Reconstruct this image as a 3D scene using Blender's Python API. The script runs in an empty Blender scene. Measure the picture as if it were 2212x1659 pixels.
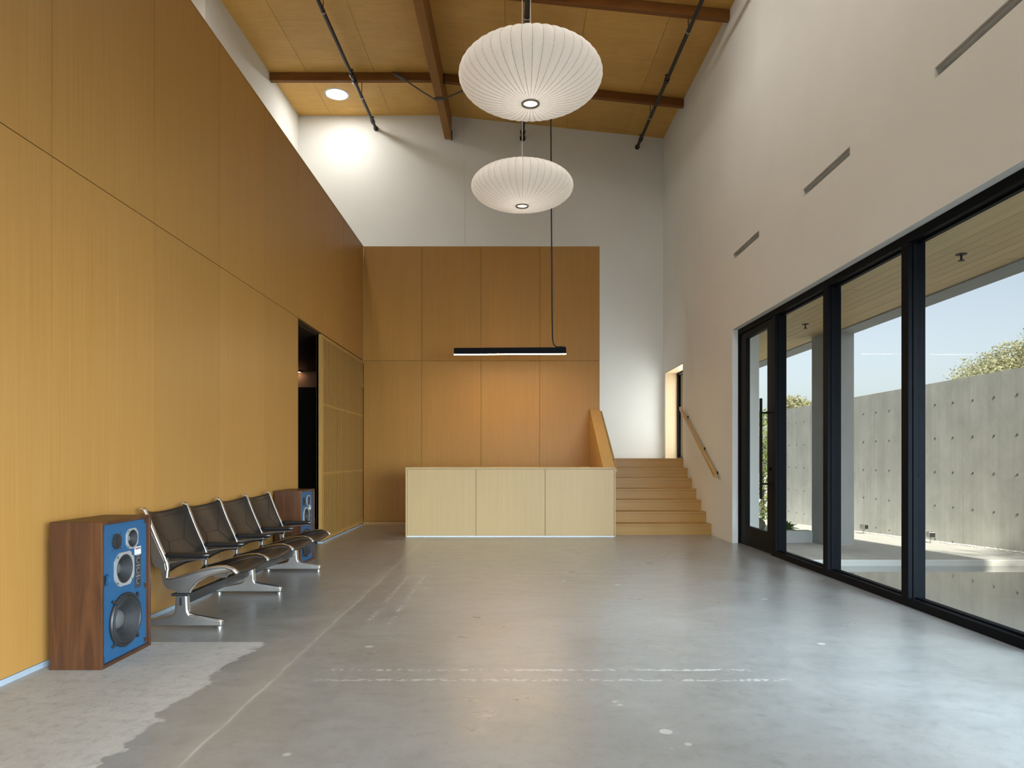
import bpy, math, random
from mathutils import Vector, Matrix
from mathutils.geometry import tessellate_polygon
random.seed(7)
R = math.radians
PI = math.pi
SC = bpy.context.scene
C = SC.collection

# ---------------------------------------------------------------- camera
cam_d = bpy.data.cameras.new('camera')
cam = bpy.data.objects.new('camera', cam_d); C.objects.link(cam)
cam.location = (0, 0, 1.2); cam.rotation_euler = (R(90), 0, 0)
cam_d.sensor_width = 36; cam_d.lens = 24.0
cam_d.shift_y = 160.5 / 2212; cam_d.shift_x = -0.0002
cam_d.clip_end = 400
SC.camera = cam

# ---------------------------------------------------------------- sky, sun, exposure
W = bpy.data.worlds.new('sky'); SC.world = W; W.use_nodes = True
wn = W.node_tree.nodes; wl = W.node_tree.links
bg = wn['Background']
sky = wn.new('ShaderNodeTexSky'); sky.sky_type = 'NISHITA'
SUN_EL, SUN_SLOPE = 36.0, 0.12           # sun stands behind the camera, a touch to the left
sky.sun_disc = False; sky.sun_elevation = R(SUN_EL); sky.sun_rotation = R(180 + 4)
sky.altitude = 50; sky.air_density = 1.0; sky.dust_density = 2.2; sky.ozone_density = 1.0
hs = wn.new('ShaderNodeHueSaturation'); hs.inputs['Saturation'].default_value = .48
wl.new(sky.outputs[0], hs.inputs['Color']); wl.new(hs.outputs[0], bg.inputs[0]); bg.inputs[1].default_value = 0.125
sun_d = bpy.data.lights.new('sun', 'SUN'); sun_d.energy = 5.5; sun_d.angle = R(1.2); sun_d.color = (1.0, .93, .80)
sun = bpy.data.objects.new('sun', sun_d); C.objects.link(sun)
e = R(SUN_EL)
sdir = Vector((SUN_SLOPE * math.cos(e), math.cos(e), -math.sin(e)))
sun.rotation_euler = sdir.to_track_quat('-Z', 'Y').to_euler()
sun.location = (0, -20, 20)
# area lights added to brighten the room
def area(name, loc, aim, sx, sy, energy, color=(1, 1, 1), spread=180):
    d = bpy.data.lights.new(name, 'AREA'); d.shape = 'RECTANGLE'; d.size = sx; d.size_y = sy
    d.energy = energy; d.color = color; d.spread = R(spread)
    o = bpy.data.objects.new(name, d); C.objects.link(o); o.location = loc
    o.rotation_euler = Vector(aim).to_track_quat('-Z', 'Y').to_euler()
    return o
area('fill_rear', (0.2, -6.9, 1.7), (0, 1, -.06), 5.6, 3.0, 22, (.80, .91, 1.0), 40)  # added fill light in front of the solid rear wall
area('fill_side_long', (3.19, -2.3, 1.5), (-1, 1.15, -.42), 6.4, 2.7, 310, (.76, .89, 1.0), 68)  # added fill light along the side glazing, out of view
area('fill_side_near', (3.19, 2.45, 1.5), (-.38, 1, -.50), 2.6, 2.7, 125, (.70, .86, 1.0), 90)  # second added fill, out of view, brightens the floor on the right
area('fill_landing_window', (3.40, 13.19, 2.08), (-1, 0, -.02), 1.25, 1.6, 19, (.95, .98, 1.0))  # area light added behind the landing pane to boost its daylight
SC.view_settings.view_transform = 'Standard'
SC.view_settings.look = 'None'
SC.view_settings.gamma = 1.0
SC.view_settings.use_curve_mapping = False
SC.view_settings.exposure = 0.38
SC.cycles.use_denoising = True
SC.cycles.max_bounces = 6
SC.cycles.diffuse_bounces = 3
SC.cycles.glossy_bounces = 3
SC.cycles.transparent_max_bounces = 12
SC.cycles.caustics_reflective = False
SC.cycles.caustics_refractive = False
SC.cycles.use_adaptive_sampling = True
SC.cycles.adaptive_threshold = 0.1
SC.cycles.sample_clamp_indirect = 8

# ---------------------------------------------------------------- node helpers
class NT:
    def __init__(s, name):
        s.m = bpy.data.materials.new(name); s.m.use_nodes = True
        s.t = s.m.node_tree; s.n = s.t.nodes; s.l = s.t.links
        s.b = s.n['Principled BSDF']; s.out = s.n['Material Output']
        s._tc = None
    def put(s, sock, v):
        if v is None: return
        if hasattr(v, 'is_output') or isinstance(v, bpy.types.NodeSocket): s.l.new(v, sock)
        else:
            if isinstance(v, (tuple, list)) and len(v) == 3 and sock.type == 'RGBA': v = (*v, 1)
            sock.default_value = v
    def obj(s):
        if s._tc is None: s._tc = s.n.new('ShaderNodeTexCoord')
        return s._tc.outputs['Object']
    def sep(s, v):
        k = s.n.new('ShaderNodeSeparateXYZ'); s.l.new(v, k.inputs[0]); return k.outputs
    def comb(s, x, y, z):
        k = s.n.new('ShaderNodeCombineXYZ')
        for i, v in enumerate((x, y, z)): s.put(k.inputs[i], v)
        return k.outputs[0]
    def mp(s, v, scale=(1, 1, 1), loc=(0, 0, 0)):
        k = s.n.new('ShaderNodeMapping'); s.l.new(v, k.inputs[0])
        k.inputs['Scale'].default_value = scale; k.inputs['Location'].default_value = loc
        return k.outputs[0]
    def noise(s, v, scale=5, detail=4, rough=.55, dist=0):
        k = s.n.new('ShaderNodeTexNoise'); s.put(k.inputs['Vector'], v)
        k.inputs['Scale'].default_value = scale; k.inputs['Detail'].default_value = detail
        k.inputs['Roughness'].default_value = rough; k.inputs['Distortion'].default_value = dist
        return k.outputs['Fac']
    def vor(s, v, scale=5, feature='F1', rnd=1.0):
        k = s.n.new('ShaderNodeTexVoronoi'); s.put(k.inputs['Vector'], v); k.feature = feature
        k.inputs['Scale'].default_value = scale; k.inputs['Randomness'].default_value = rnd
        return k.outputs['Distance']
    def white(s, v):
        k = s.n.new('ShaderNodeTexWhiteNoise'); k.noise_dimensions = '1D'; s.put(k.inputs['W'], v)
        return k.outputs['Value']
    def ma(s, op, a, b=None, c=None, clamp=False):
        k = s.n.new('ShaderNodeMath'); k.operation = op; k.use_clamp = clamp
        s.put(k.inputs[0], a); s.put(k.inputs[1], b)
        if c is not None: s.put(k.inputs[2], c)
        return k.outputs[0]
    def rng(s, v, a, b, c=0., d=1.):
        k = s.n.new('ShaderNodeMapRange'); s.put(k.inputs[0], v); k.clamp = True
        for i, q in enumerate((a, b, c, d)): s.put(k.inputs[i + 1], q)
        return k.outputs[0]
    def band(s, v, lo, hi, soft=.005):       # 1 inside lo..hi
        return s.ma('MULTIPLY', s.rng(v, lo - soft, lo + soft), s.rng(v, hi - soft, hi + soft, 1, 0))
    def mix(s, f, a, b, mode='MIX'):
        k = s.n.new('ShaderNodeMix'); k.data_type = 'RGBA'; k.blend_type = mode
        s.put(k.inputs[0], f); s.put(k.inputs[6], a); s.put(k.inputs[7], b)
        return k.outputs[2]
    def rand(s):
        k = s.n.new('ShaderNodeObjectInfo'); return k.outputs['Random']
    def bump(s, h, strength=.2, dist=.01):
        k = s.n.new('ShaderNodeBump'); s.put(k.inputs['Height'], h)
        k.inputs['Strength'].default_value = strength; k.inputs['Distance'].default_value = dist
        s.l.new(k.outputs[0], s.b.inputs['Normal'])
    def set(s, **kw):
        names = dict(color='Base Color', rough='Roughness', metal='Metallic', spec='Specular IOR Level', coat='Coat Weight',
                     coat_rough='Coat Roughness', emis='Emission Color', emis_s='Emission Strength', alpha='Alpha',
                     trans='Transmission Weight', ior='IOR', sheen='Sheen Weight', sss='Subsurface Weight')
        for k, v in kw.items(): s.put(s.b.inputs[names[k]], v)
        return s

def plain(name, color, rough=.5, metal=0., spec=.5, var=.06, vscale=8, bumps=0., **kw):
    t = NT(name)
    n = t.noise(t.obj(), vscale, 3)
    f = t.rng(n, .3, .7, 1 - var, 1 + var)
    k = t.n.new('ShaderNodeVectorMath'); k.operation = 'SCALE'
    k.inputs[0].default_value = color; t.l.new(f, k.inputs['Scale'])
    t.set(color=k.outputs[0], rough=rough, metal=metal, spec=spec, **kw)
    if bumps: t.bump(t.noise(t.obj(), vscale * 12, 3), bumps, .002)
    return t.m

def veneer(name, base, dark, axis=1, strip=.13, stripvar=.10, grain=1.0, rough=.42, along='z', knots=False):
    """straight grained veneer; axis: which object axis runs across the grain"""
    t = NT(name); o = t.obj(); x, y, z = t.sep(o)
    ac = (x, y, z)[axis]
    sc = [3., 3., 3.]; sc[axis] = 260.
    li = 'xyz'.index(along); sc[li] = 1.6
    g1 = t.noise(t.mp(o, tuple(sc)), 1.0, 3, .6)
    sc2 = [3., 3., 3.]; sc2[axis] = 42.; sc2[li] = .7
    g2 = t.noise(t.mp(o, tuple(sc2), (3, 1, 7)), 1.0, 3, .5)
    r = t.rand()
    idx = t.ma('FLOOR', t.ma('ADD', t.ma('DIVIDE', ac, strip), t.ma('MULTIPLY', t.ma('FLOOR', t.ma('MULTIPLY', r, 37)), 17)))
    w = t.white(idx)
    f = t.ma('ADD', t.ma('MULTIPLY', t.rng(g1, .3, .7), .45 * grain), t.ma('MULTIPLY', t.rng(g2, .3, .7), .35 * grain))
    f = t.ma('ADD', f, t.ma('MULTIPLY', w, .25), clamp=True)
    col = t.mix(f, base, dark)
    bright = t.ma('ADD', t.ma('MULTIPLY', t.ma('SUBTRACT', w, .5), stripvar), t.ma('ADD', t.ma('MULTIPLY', t.ma('SUBTRACT', r, .5), .07), 1.0))
    k = t.n.new('ShaderNodeVectorMath'); k.operation = 'SCALE'; t.l.new(col, k.inputs[0]); t.l.new(bright, k.inputs['Scale'])
    t.set(color=k.outputs[0], rough=rough, spec=.25)
    t.bump(g1, .06, .001)
    return t.m

# ---------------------------------------------------------------- materials
M = {}
OAK = (.40, .208, .046); OAKD = (.31, .146, .026)
M['oak_y'] = veneer('oak_veneer_left', (.43, .228, .064), (.34, .168, .038), 1, .13, .05)
M['oak_x'] = veneer('oak_veneer_back', OAK, OAKD, 0, .137, .11)
M['oak_desk'] = veneer('oak_veneer_desk', (.58, .42, .22), (.50, .345, .165), 0, .16, .06)
M['oak_edge'] = plain('oak_edge', (.40, .22, .06), .45, var=.1, vscale=20)
M['oak_guard'] = veneer('oak_guard', (.52, .32, .12), (.43, .25, .08), 1, .13, .05)
M['oak_slat'] = veneer('oak_slat', (.44, .25, .07), (.35, .185, .045), 1, .066, .12)
M['oak_step'] = veneer('oak_step', (.47, .26, .07), (.35, .18, .04), 2, .06, .10, 1.1, .38, 'x')
M['rail_oak'] = veneer('rail_oak', (.52, .33, .12), (.42, .25, .08), 0, .05, .05, 1, .4, 'y')
M['lining'] = veneer('lining_maple', (.72, .56, .36), (.66, .50, .30), 0, .2, .04, .8)
M['seamdark'] = plain('seam_backing', (.10, .055, .02), .8)
M['beam'] = veneer('fir_beam', (.30, .13, .034), (.17, .065, .016), 1, .09, .14, 1.2, .6, 'x')
M['ridge'] = veneer('fir_ridge', (.38, .19, .055), (.25, .115, .028), 0, .05, .14, 1.2, .6, 'y')
M['white'] = plain('white_paint', (.85, .845, .80), .85, spec=.2, var=.015, vscale=1.2)
M['black'] = plain('black_anodised', (.005, .006, .008), .5, spec=.06, var=.1)
M['blackdoor'] = plain('black_door', (.007, .007, .007), .5, spec=.08)
M['pipe'] = plain('black_steel_pipe', (.018, .013, .010), .5, var=.15)
M['reveal'] = plain('aluminium_reveal', (.42, .50, .56), .45, .3)
M['whitestrip'] = plain('white_kick_strip', (.80, .82, .82), .5)
M['rubber'] = plain('dark_rubber', (.012, .012, .012), .7)
M['zinc'] = plain('zinc', (.45, .44, .42), .4, .8)
M['cable'] = plain('grey_cable', (.10, .10, .095), .6)
M['cord_black'] = plain('black_cord', (.012, .010, .010), .6)
M['cord_white'] = plain('white_cord', (.75, .73, .68), .6)
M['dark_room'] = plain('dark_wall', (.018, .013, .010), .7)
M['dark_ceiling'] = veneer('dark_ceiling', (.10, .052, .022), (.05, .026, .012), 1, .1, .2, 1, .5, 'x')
M['pink_wall'] = plain('plaster_warm', (.50, .38, .27), .8)

def plywood():
    t = NT('birch_plywood'); o = t.obj()
    a = t.noise(t.mp(o, (1.0, 9., 1.)), 1.6, 5, .6, 1.2)
    b = t.noise(t.mp(o, (1.2, 1.2, 1.2)), 2.2, 3, .5)
    v = t.vor(t.mp(o, (1.3, 3.2, 1.)), 2.4)
    knot = t.rng(v, .035, .085, 1, 0)
    kn2 = t.ma('MULTIPLY', knot, t.rng(t.noise(o, 3.1, 2), .48, .56))
    c = t.mix(t.rng(a, .3, .7), (.76, .465, .135), (.65, .375, .09))
    c = t.mix(t.ma('MULTIPLY', t.rng(b, .35, .7), .5), c, (.57, .32, .075))
    c = t.mix(t.ma('MULTIPLY', kn2, .65), c, (.12, .055, .015))
    br = t.rng(t.rand(), 0, 1, .92, 1.06)
    k = t.n.new('ShaderNodeVectorMath'); k.operation = 'SCALE'; t.l.new(c, k.inputs[0]); t.l.new(br, k.inputs['Scale'])
    t.set(color=k.outputs[0], rough=.5, spec=.3)
    return t.m
M['ply'] = plywood()

def concrete_floor():
    t = NT('polished_concrete'); o = t.obj(); x, y, z = t.sep(o)
    big = t.noise(o, .45, 4, .6, .4); mid = t.noise(o, 1.7, 5, .65, .3); fine = t.noise(o, 80, 4, .7); fin2 = t.noise(o, 150, 3, .7)
    c = t.mix(t.rng(mid, .38, .62), (.185, .192, .188), (.262, .270, .266))
    c = t.mix(t.ma('MULTIPLY', t.rng(big, .42, .62), .75), c, (.240, .226, .200))           # warm stain
    c = t.mix(t.ma('MULTIPLY', t.rng(t.noise(t.mp(o, (1, 1, 1), (9, 4, 2)), .8, 4, .6), .5, .68), .45), c, (.135, .138, .130))
    # old light slab patch by the speaker
    rag = t.ma('ADD', t.ma('ADD', t.ma('MULTIPLY', t.ma('SUBTRACT', t.noise(o, 2.3, 5, .65), .5), .40), -1.63), t.ma('MULTIPLY', t.ma('SUBTRACT', t.noise(o, 13, 4, .6), .5), .20))
    dx = t.ma('SUBTRACT', x, rag)
    patch = t.ma('MULTIPLY', t.rng(dx, -.010, .012, 1, 0), t.rng(y, 4.45, 4.465, 1, 0))
    pc = t.mix(t.rng(t.noise(o, 4.5, 6, .7), .35, .65), (.40, .385, .36), (.48, .47, .445))
    edge = t.ma('MULTIPLY', t.ma('MULTIPLY', t.rng(dx, -.28, -.02), patch), t.rng(t.noise(o, 3, 3), .42, .6))
    pc = t.mix(t.ma('MULTIPLY', edge, .6), pc, (.52, .51, .48))
    c = t.mix(patch, c, pc)
    # speckle of aggregate
    c = t.mix(t.rng(fine, .42, .33, 0, .55), c, (.085, .082, .075))
    c = t.mix(t.rng(t.noise(o, 9, 4, .7), .35, .68, 0, .45), c, (.27, .268, .258))
    c = t.mix(t.rng(fin2, .58, .72, 0, .5), c, (.46, .455, .43))
    c = t.mix(t.rng(t.noise(o, 26, 4, .75), .3, .7, 0, .4), c, (.30, .30, .29))
    c = t.mix(t.rng(t.noise(t.mp(o, (1, 1, 1), (5, 2, 1)), 14, 4, .75), .5, .75, 0, .5), c, (.13, .13, .12))
    # saw cut with pale filler
    wob = t.ma('ADD', x, t.ma('MULTIPLY', t.ma('SUBTRACT', t.noise(o, 2.2, 3), .5), .05))
    cut = t.band(wob, -1.303, -1.291, .004)
    c = t.mix(t.ma('MULTIPLY', cut, t.rng(t.noise(o, 5, 4), .35, .6, .15, .75)), c, (.50, .49, .46))
    tint = t.ma('MULTIPLY', t.rng(wob, -1.40, -1.30, 0, 1), t.rng(wob, -1.30, -1.26, 1, 0))
    c = t.mix(t.ma('MULTIPLY', tint, .25), c, (.40, .39, .36))
    # rows of pale glue dots left by a removed partition
    dots = t.rng(t.vor(t.mp(o, (1, 1, 0)), 17.0, 'F1', .8), .30, .36, 1, 0)
    keep = t.rng(t.noise(o, 2.6, 3), .40, .47)
    def row(axis, at, lo, hi, wd=.017):
        a, b = (y, x) if axis == 'x' else (x, y)
        return t.ma('MULTIPLY', t.band(a, at - wd, at + wd, .006), t.band(b, lo, hi, .02))
    rows = row('x', 3.87, -1.06, 1.35)
    for rr in (row('x', 3.695, -1.06, 1.5), row('y', -1.056, 4.87, 7.0), row('y', -.895, 4.87, 7.0), row('x', 4.88, -1.06, -.88), row('x', 6.98, -1.0, 1.6, .012)):
        rows = t.ma('MAXIMUM', rows, rr)
    d2 = t.rng(t.noise(t.mp(o, (1, 1, 0)), 26, 2, .5), .49, .52)
    spots = t.ma('MULTIPLY', t.ma('MULTIPLY', rows, d2), keep)
    # loose splashes
    v2 = t.vor(t.mp(o, (1, 1, 0), (3.3, 1.7, 0)), 2.1)
    loose = t.ma('MULTIPLY', t.rng(v2, .055, .066, 1, 0), t.rng(t.noise(o, .9, 2), .44, .47))
    band2 = t.ma('ADD', t.ma('MULTIPLY', t.ma('SUBTRACT', y, 2.7), -.45), .95)
    v3 = t.vor(t.mp(o, (1, 1, 0), (.3, 5.7, 0)), 7.0)
    trail = t.ma('MULTIPLY', t.rng(v3, .11, .125, 1, 0), t.ma('MULTIPLY', t.rng(t.ma('ABSOLUTE', t.ma('SUBTRACT', x, band2)), .22, .26, 1, 0), t.rng(y, 3.6, 3.7, 1, 0)))
    sp = t.ma('MAXIMUM', spots, t.ma('MAXIMUM', loose, t.ma('MULTIPLY', trail, .8)))
    c = t.mix(t.ma('MULTIPLY', sp, .65), c, (.55, .545, .52))
    ru = t.rng(mid, .3, .7, .26, .36)
    ru = t.ma('ADD', ru, t.ma('MULTIPLY', t.rng(t.noise(t.mp(o, (1, 2.5, 1)), 3.2, 6, .7), .45, .75), .16))
    ru = t.ma('ADD', ru, t.ma('MULTIPLY', patch, .32))
    t.set(color=c, rough=ru, spec=.7, coat=t.ma('MULTIPLY', t.ma('SUBTRACT', 1.0, patch), .75), coat_rough=.32)
    t.b.inputs['Coat IOR'].default_value = 1.6
    t.bump(t.noise(o, 5, 4, .5), .004, .01)
    return t.m
M['floor'] = concrete_floor()

def concrete(name, a, b, streak=.5, rough=.85, sc=1.0):
    t = NT(name); o = t.obj()
    n1 = t.noise(o, 1.9 * sc, 7, .7, .3); n2 = t.noise(t.mp(o, (7, 7, .35)), 1.0, 5, .6); n3 = t.noise(o, 45, 3, .7)
    c = t.mix(t.rng(n1, .3, .7), a, b)
    c = t.mix(t.ma('MULTIPLY', t.rng(n2, .4, .7), streak), c, tuple(q * .72 for q in a))
    c = t.mix(t.rng(n3, .36, .3, 0, .4), c, tuple(q * .5 for q in a))
    t.set(color=c, rough=rough, spec=.3); t.bump(n3, .1, .003)
    return t.m
M['conc_wall'] = concrete('board_concrete', (.62, .63, .595), (.82, .825, .785), .4)
M['conc_col'] = concrete('column_concrete', (.42, .43, .425), (.50, .51, .505), .2)
M['paving'] = concrete('pale_paving', (.62, .61, .57), (.72, .71, .67), .1)
M['planter'] = concrete('planter_concrete', (.50, .50, .48), (.60, .60, .57), .15)
M['gravel'] = plain('dark_gravel', (.10, .095, .09), .9, var=.5, vscale=60)
M['pebble'] = plain('white_pebble', (.70, .69, .65), .8, var=.15, vscale=30)

def wet():
    t = NT('wet_paving'); o = t.obj(); x, y, z = t.sep(o)
    c = t.mix(t.rng(t.noise(o, 1.4, 5, .6), .3, .7), (.17, .165, .15), (.26, .25, .23))
    c = t.mix(t.band(t.ma('ADD', y, t.ma('MULTIPLY', x, .35)), 7.55, 7.57, .003), c, (.05, .05, .045))
    c = t.mix(t.band(t.ma('ADD', y, t.ma('MULTIPLY', x, .35)), 6.1, 6.12, .003), c, (.05, .05, .045))
    t.set(color=c, rough=.05, spec=.6, coat=.8, coat_rough=.02)
    t.bump(t.noise(t.mp(o, (1, 6, 1)), 3, 3), .012, .02)
    return t.m
M['wet'] = wet()

def glassmat():
    t = NT('window_glass'); tr = t.n.new('ShaderNodeBsdfTransparent'); gl = t.n.new('ShaderNodeBsdfGlossy')
    tr.inputs[0].default_value = (.955, .975, .97, 1); gl.inputs['Roughness'].default_value = .0
    fr = t.n.new('ShaderNodeFresnel'); fr.inputs[0].default_value = 1.45
    mx = t.n.new('ShaderNodeMixShader'); f = t.ma('MULTIPLY', fr.outputs[0], .004)
    t.l.new(f, mx.inputs[0]); t.l.new(tr.outputs[0], mx.inputs[1]); t.l.new(gl.outputs[0], mx.inputs[2])
    t.l.new(mx.outputs[0], t.out.inputs[0]); return t.m
M['glass'] = glassmat()

def emis(name, color, s):
    t = NT(name); t.set(color=color, emis=color, emis_s=s); return t.m
M['tube_glow'] = emis('daylight_tube_glow', (1.0, .975, .93), 66)
M['led'] = emis('led_strip', (1.0, .74, .44), 70)
M['warm_cove'] = emis('warm_cove', (1.0, .55, .30), 6)

def shade_mat():
    t = NT('lamp_shade_vinyl'); o = t.obj()
    n = t.noise(o, 60, 3, .6)
    t.set(color=t.mix(t.rng(n, .3, .7), (.84, .825, .80), (.88, .865, .84)), rough=.5, spec=.3)
    tl = t.n.new('ShaderNodeBsdfTranslucent'); tl.inputs[0].default_value = (.85, .80, .74, 1)
    mx = t.n.new('ShaderNodeMixShader'); mx.inputs[0].default_value = .2
    t.l.new(t.b.outputs[0], mx.inputs[1]); t.l.new(tl.outputs[0], mx.inputs[2]); t.l.new(mx.outputs[0], t.out.inputs[0])
    return t.m
M['shade'] = shade_mat()
M['rib'] = plain('rib_wire', (.50, .49, .46), .6)
M['ringmetal'] = plain('lamp_ring', (.30, .28, .25), .35, .7)
M['lampglow'] = emis('lamp_opening_glow', (1.0, .93, .80), .85)

def walnut():
    t = NT('walnut_cabinet'); o = t.obj()
    a = t.noise(t.mp(o, (9, 9, .8)), 1.6, 5, .6, 1.6); b = t.noise(t.mp(o, (160, 160, 5)), 1, 3)
    c = t.mix(t.rng(a, .32, .68), (.042, .0145, .005), (.092, .034, .011))
    c = t.mix(t.ma('MULTIPLY', t.rng(b, .4, .7), .35), c, (.045, .018, .008))
    t.set(color=c, rough=.42, spec=.4); return t.m
M['walnut'] = walnut()
M['blue'] = plain('blue_baffle', (.015, .080, .178), .55, var=.08, vscale=5)
M['spk_metal'] = plain('cast_frame', (.42, .42, .42), .4, .5)
M['cone'] = plain('paper_cone', (.018, .019, .020), .75, var=.2, vscale=40)
M['dustcap'] = plain('dust_cap', (.09, .09, .09), .55)
M['basket'] = plain('black_basket', (.018, .018, .019), .45)
M['hole'] = plain('port_dark', (.006, .010, .018), .9)
M['plate'] = plain('control_plate', (.025, .03, .035), .4)
M['label_white'] = plain('label_white', (.66, .65, .62), .5)
M['label_red'] = plain('label_red', (.55, .06, .04), .5)
M['print'] = plain('print_pale', (.40, .40, .40), .5)

M['alu'] = plain('polished_aluminium', (.74, .73, .71), .28, 1.0, var=.05)
M['alu_dull'] = plain('cast_aluminium', (.55, .53, .50), .38, 1.0, var=.08)
def leather():
    t = NT('black_leather'); o = t.obj()
    n = t.noise(o, 7, 4, .6); g = t.vor(o, 260)
    t.set(color=t.mix(t.rng(n, .35, .65), (.010, .0085, .0075), (.018, .014, .012)), rough=t.rng(n, .3, .7, .34, .46), spec=.34)
    t.bump(g, .10, .001); return t.m
M['leather'] = leather()
M['seam'] = plain('leather_seam', (.012, .010, .010), .4)
M['urethane'] = plain('arm_pad_black', (.010, .009, .009), .35)
M['beamblack'] = plain('bench_beam', (.020, .022, .026), .35, .3)

def leaf(name, a, b):
    t = NT(name); n = t.noise(t.obj(), 2.5, 3); r = t.rand()
    t.set(color=t.mix(t.rng(n, .3, .7), a, b), rough=.55, spec=.35)
    tl = t.n.new('ShaderNodeBsdfTranslucent'); tl.inputs[0].default_value = (*[q * 1.2 for q in b], 1)
    mx = t.n.new('ShaderNodeMixShader'); mx.inputs[0].default_value = .3
    t.l.new(t.b.outputs[0], mx.inputs[1]); t.l.new(tl.outputs[0], mx.inputs[2]); t.l.new(mx.outputs[0], t.out.inputs[0])
    return t.m
M['leaf_hedge'] = leaf('hedge_leaf', (.16, .22, .06), (.34, .40, .15))
M['leaf_tree'] = leaf('tree_leaf', (.30, .31, .17), (.52, .51, .34))
M['succ_green'] = leaf('succulent_green', (.10, .16, .04), (.20, .27, .07))
M['agave_grey'] = leaf('agave_blue_grey', (.16, .20, .19), (.26, .31, .30))
M['dry'] = leaf('barrel_cactus', (.16, .15, .08), (.26, .24, .15))
M['bark'] = plain('bark', (.12, .09, .06), .9, var=.3, vscale=20)

# ---------------------------------------------------------------- mesh helpers
class MB:
    def __init__(s): s.v = []; s.f = []
    def add(s, vs, fs):
        k = len(s.v); s.v += [tuple(q) for q in vs]; s.f += [tuple(i + k for i in f) for f in fs]; return s
    def box(s, x0, x1, y0, y1, z0, z1):
        return s.add([(x0, y0, z0), (x1, y0, z0), (x1, y1, z0), (x0, y1, z0), (x0, y0, z1), (x1, y0, z1), (x1, y1, z1), (x0, y1, z1)],
                     [(0, 3, 2, 1), (4, 5, 6, 7), (0, 1, 5, 4), (1, 2, 6, 5), (2, 3, 7, 6), (3, 0, 4, 7)])
    def hexa(s, lo, hi):                 # two quads (4 points each, counter-clockwise seen from outside of hi)
        return s.add(list(lo) + list(hi), [(3, 2, 1, 0), (4, 5, 6, 7), (0, 1, 5, 4), (1, 2, 6, 5), (2, 3, 7, 6), (3, 0, 4, 7)])
    def prism(s, poly, a, b, axis=1):    # poly in the two other axes, extruded from a to b along axis
        def P(p, t):
            q = list(p); q.insert(axis, t); return tuple(q)
        n = len(poly)
        return s.add([P(p, a) for p in poly] + [P(p, b) for p in poly],
                     [tuple(range(n)), tuple(range(2 * n - 1, n - 1, -1))] + [(i, i + n, (i + 1) % n + n, (i + 1) % n) for i in range(n)])
    def tube(s, pts, r, n=8, cap=True, flat=1.0):
        pts = [Vector(p) for p in pts]; m = len(pts)
        rs = r if isinstance(r, (list, tuple)) else [r] * m
        base = len(s.v); up = None
        for i, p in enumerate(pts):
            d = (pts[min(i + 1, m - 1)] - pts[max(i - 1, 0)]).normalized()
            if up is None:
                up = Vector((0, 1, 0)) if abs(d.y) < .9 else Vector((0, 0, 1))
            a = (up - d * up.dot(d)).normalized(); b = d.cross(a); up = a
            for k in range(n):
                t = 2 * PI * k / n
                s.v.append(tuple(p + (a * math.cos(t) * flat + b * math.sin(t)) * rs[i]))
        for i in range(m - 1):
            for k in range(n):
                q = base + i * n; s.f.append((q + k, q + (k + 1) % n, q + n + (k + 1) % n, q + n + k))
        if cap:
            s.f.append(tuple(base + k for k in range(n))[::-1]); q = base + (m - 1) * n; s.f.append(tuple(q + k for k in range(n)))
        return s
    def lathe(s, prof, n=32, axis='z', o=(0, 0, 0), close=False):    # prof: (radius, height)
        base = len(s.v)
        for r, h in prof:
            for k in range(n):
                t = 2 * PI * k / n; a, b = r * math.cos(t), r * math.sin(t)
                p = {'z': (a, b, h), 'x': (h, a, b), 'y': (b, h, a)}[axis]
                s.v.append((p[0] + o[0], p[1] + o[1], p[2] + o[2]))
        for i in range(len(prof) - 1):
            for k in range(n):
                q = base + i * n; s.f.append((q + k, q + (k + 1) % n, q + n + (k + 1) % n, q + n + k))
        if close:
            s.f.append(tuple(base + k for k in range(n))[::-1]); q = base + (len(prof) - 1) * n; s.f.append(tuple(q + k for k in range(n)))
        return s
    def grid(s, fn, nu, nv, thick=None):
        base = len(s.v)
        for i in range(nu + 1):
            for j in range(nv + 1): s.v.append(tuple(fn(i / nu, j / nv)))
        for i in range(nu):
            for j in range(nv):
                q = base + i * (nv + 1) + j; s.f.append((q, q + 1, q + nv + 2, q + nv + 1))
        return s
    def mesh(s, name, smooth=0):
        me = bpy.data.meshes.new(name); me.from_pydata(s.v, [], s.f); me.validate()
        import bmesh
        bm = bmesh.new(); bm.from_mesh(me); bmesh.ops.recalc_face_normals(bm, faces=bm.faces); bm.to_mesh(me); bm.free()
        if smooth:
            me.shade_smooth(); me.set_sharp_from_angle(angle=R(smooth))
        return me

def put(name, mb, mat, parent=None, smooth=0, bevel=0, seg=2, loc=None, label=None, solid=0):
    me = mb.mesh(name, smooth) if isinstance(mb, MB) else mb
    if isinstance(mb, MB): me.materials.append(M[mat] if isinstance(mat, str) else mat)
    o = bpy.data.objects.new(name, me); C.objects.link(o)
    if parent: o.parent = parent
    if loc: o.location = loc
    if solid:
        m = o.modifiers.new('solid', 'SOLIDIFY'); m.thickness = solid; m.offset = 0
    if bevel:
        m = o.modifiers.new('bevel', 'BEVEL'); m.width = bevel; m.segments = seg; m.limit_method = 'ANGLE'; m.angle_limit = R(40)
    if label: o['label'] = label
    return o
def tag(o, label, cat, group=None, kind=None):
    o['label'] = label; o['category'] = cat
    if group: o['group'] = group
    if kind: o['kind'] = kind
    return o
def empty(name, loc=(0, 0, 0), rz=0):
    o = bpy.data.objects.new(name, None); C.objects.link(o); o.location = loc; o.rotation_euler = (0, 0, rz); o.empty_display_size = .1
    return o
def struct(name, label, cat, loc=(0, 0, 0)):
    return tag(empty(name, loc), label, cat, kind='structure')
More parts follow.
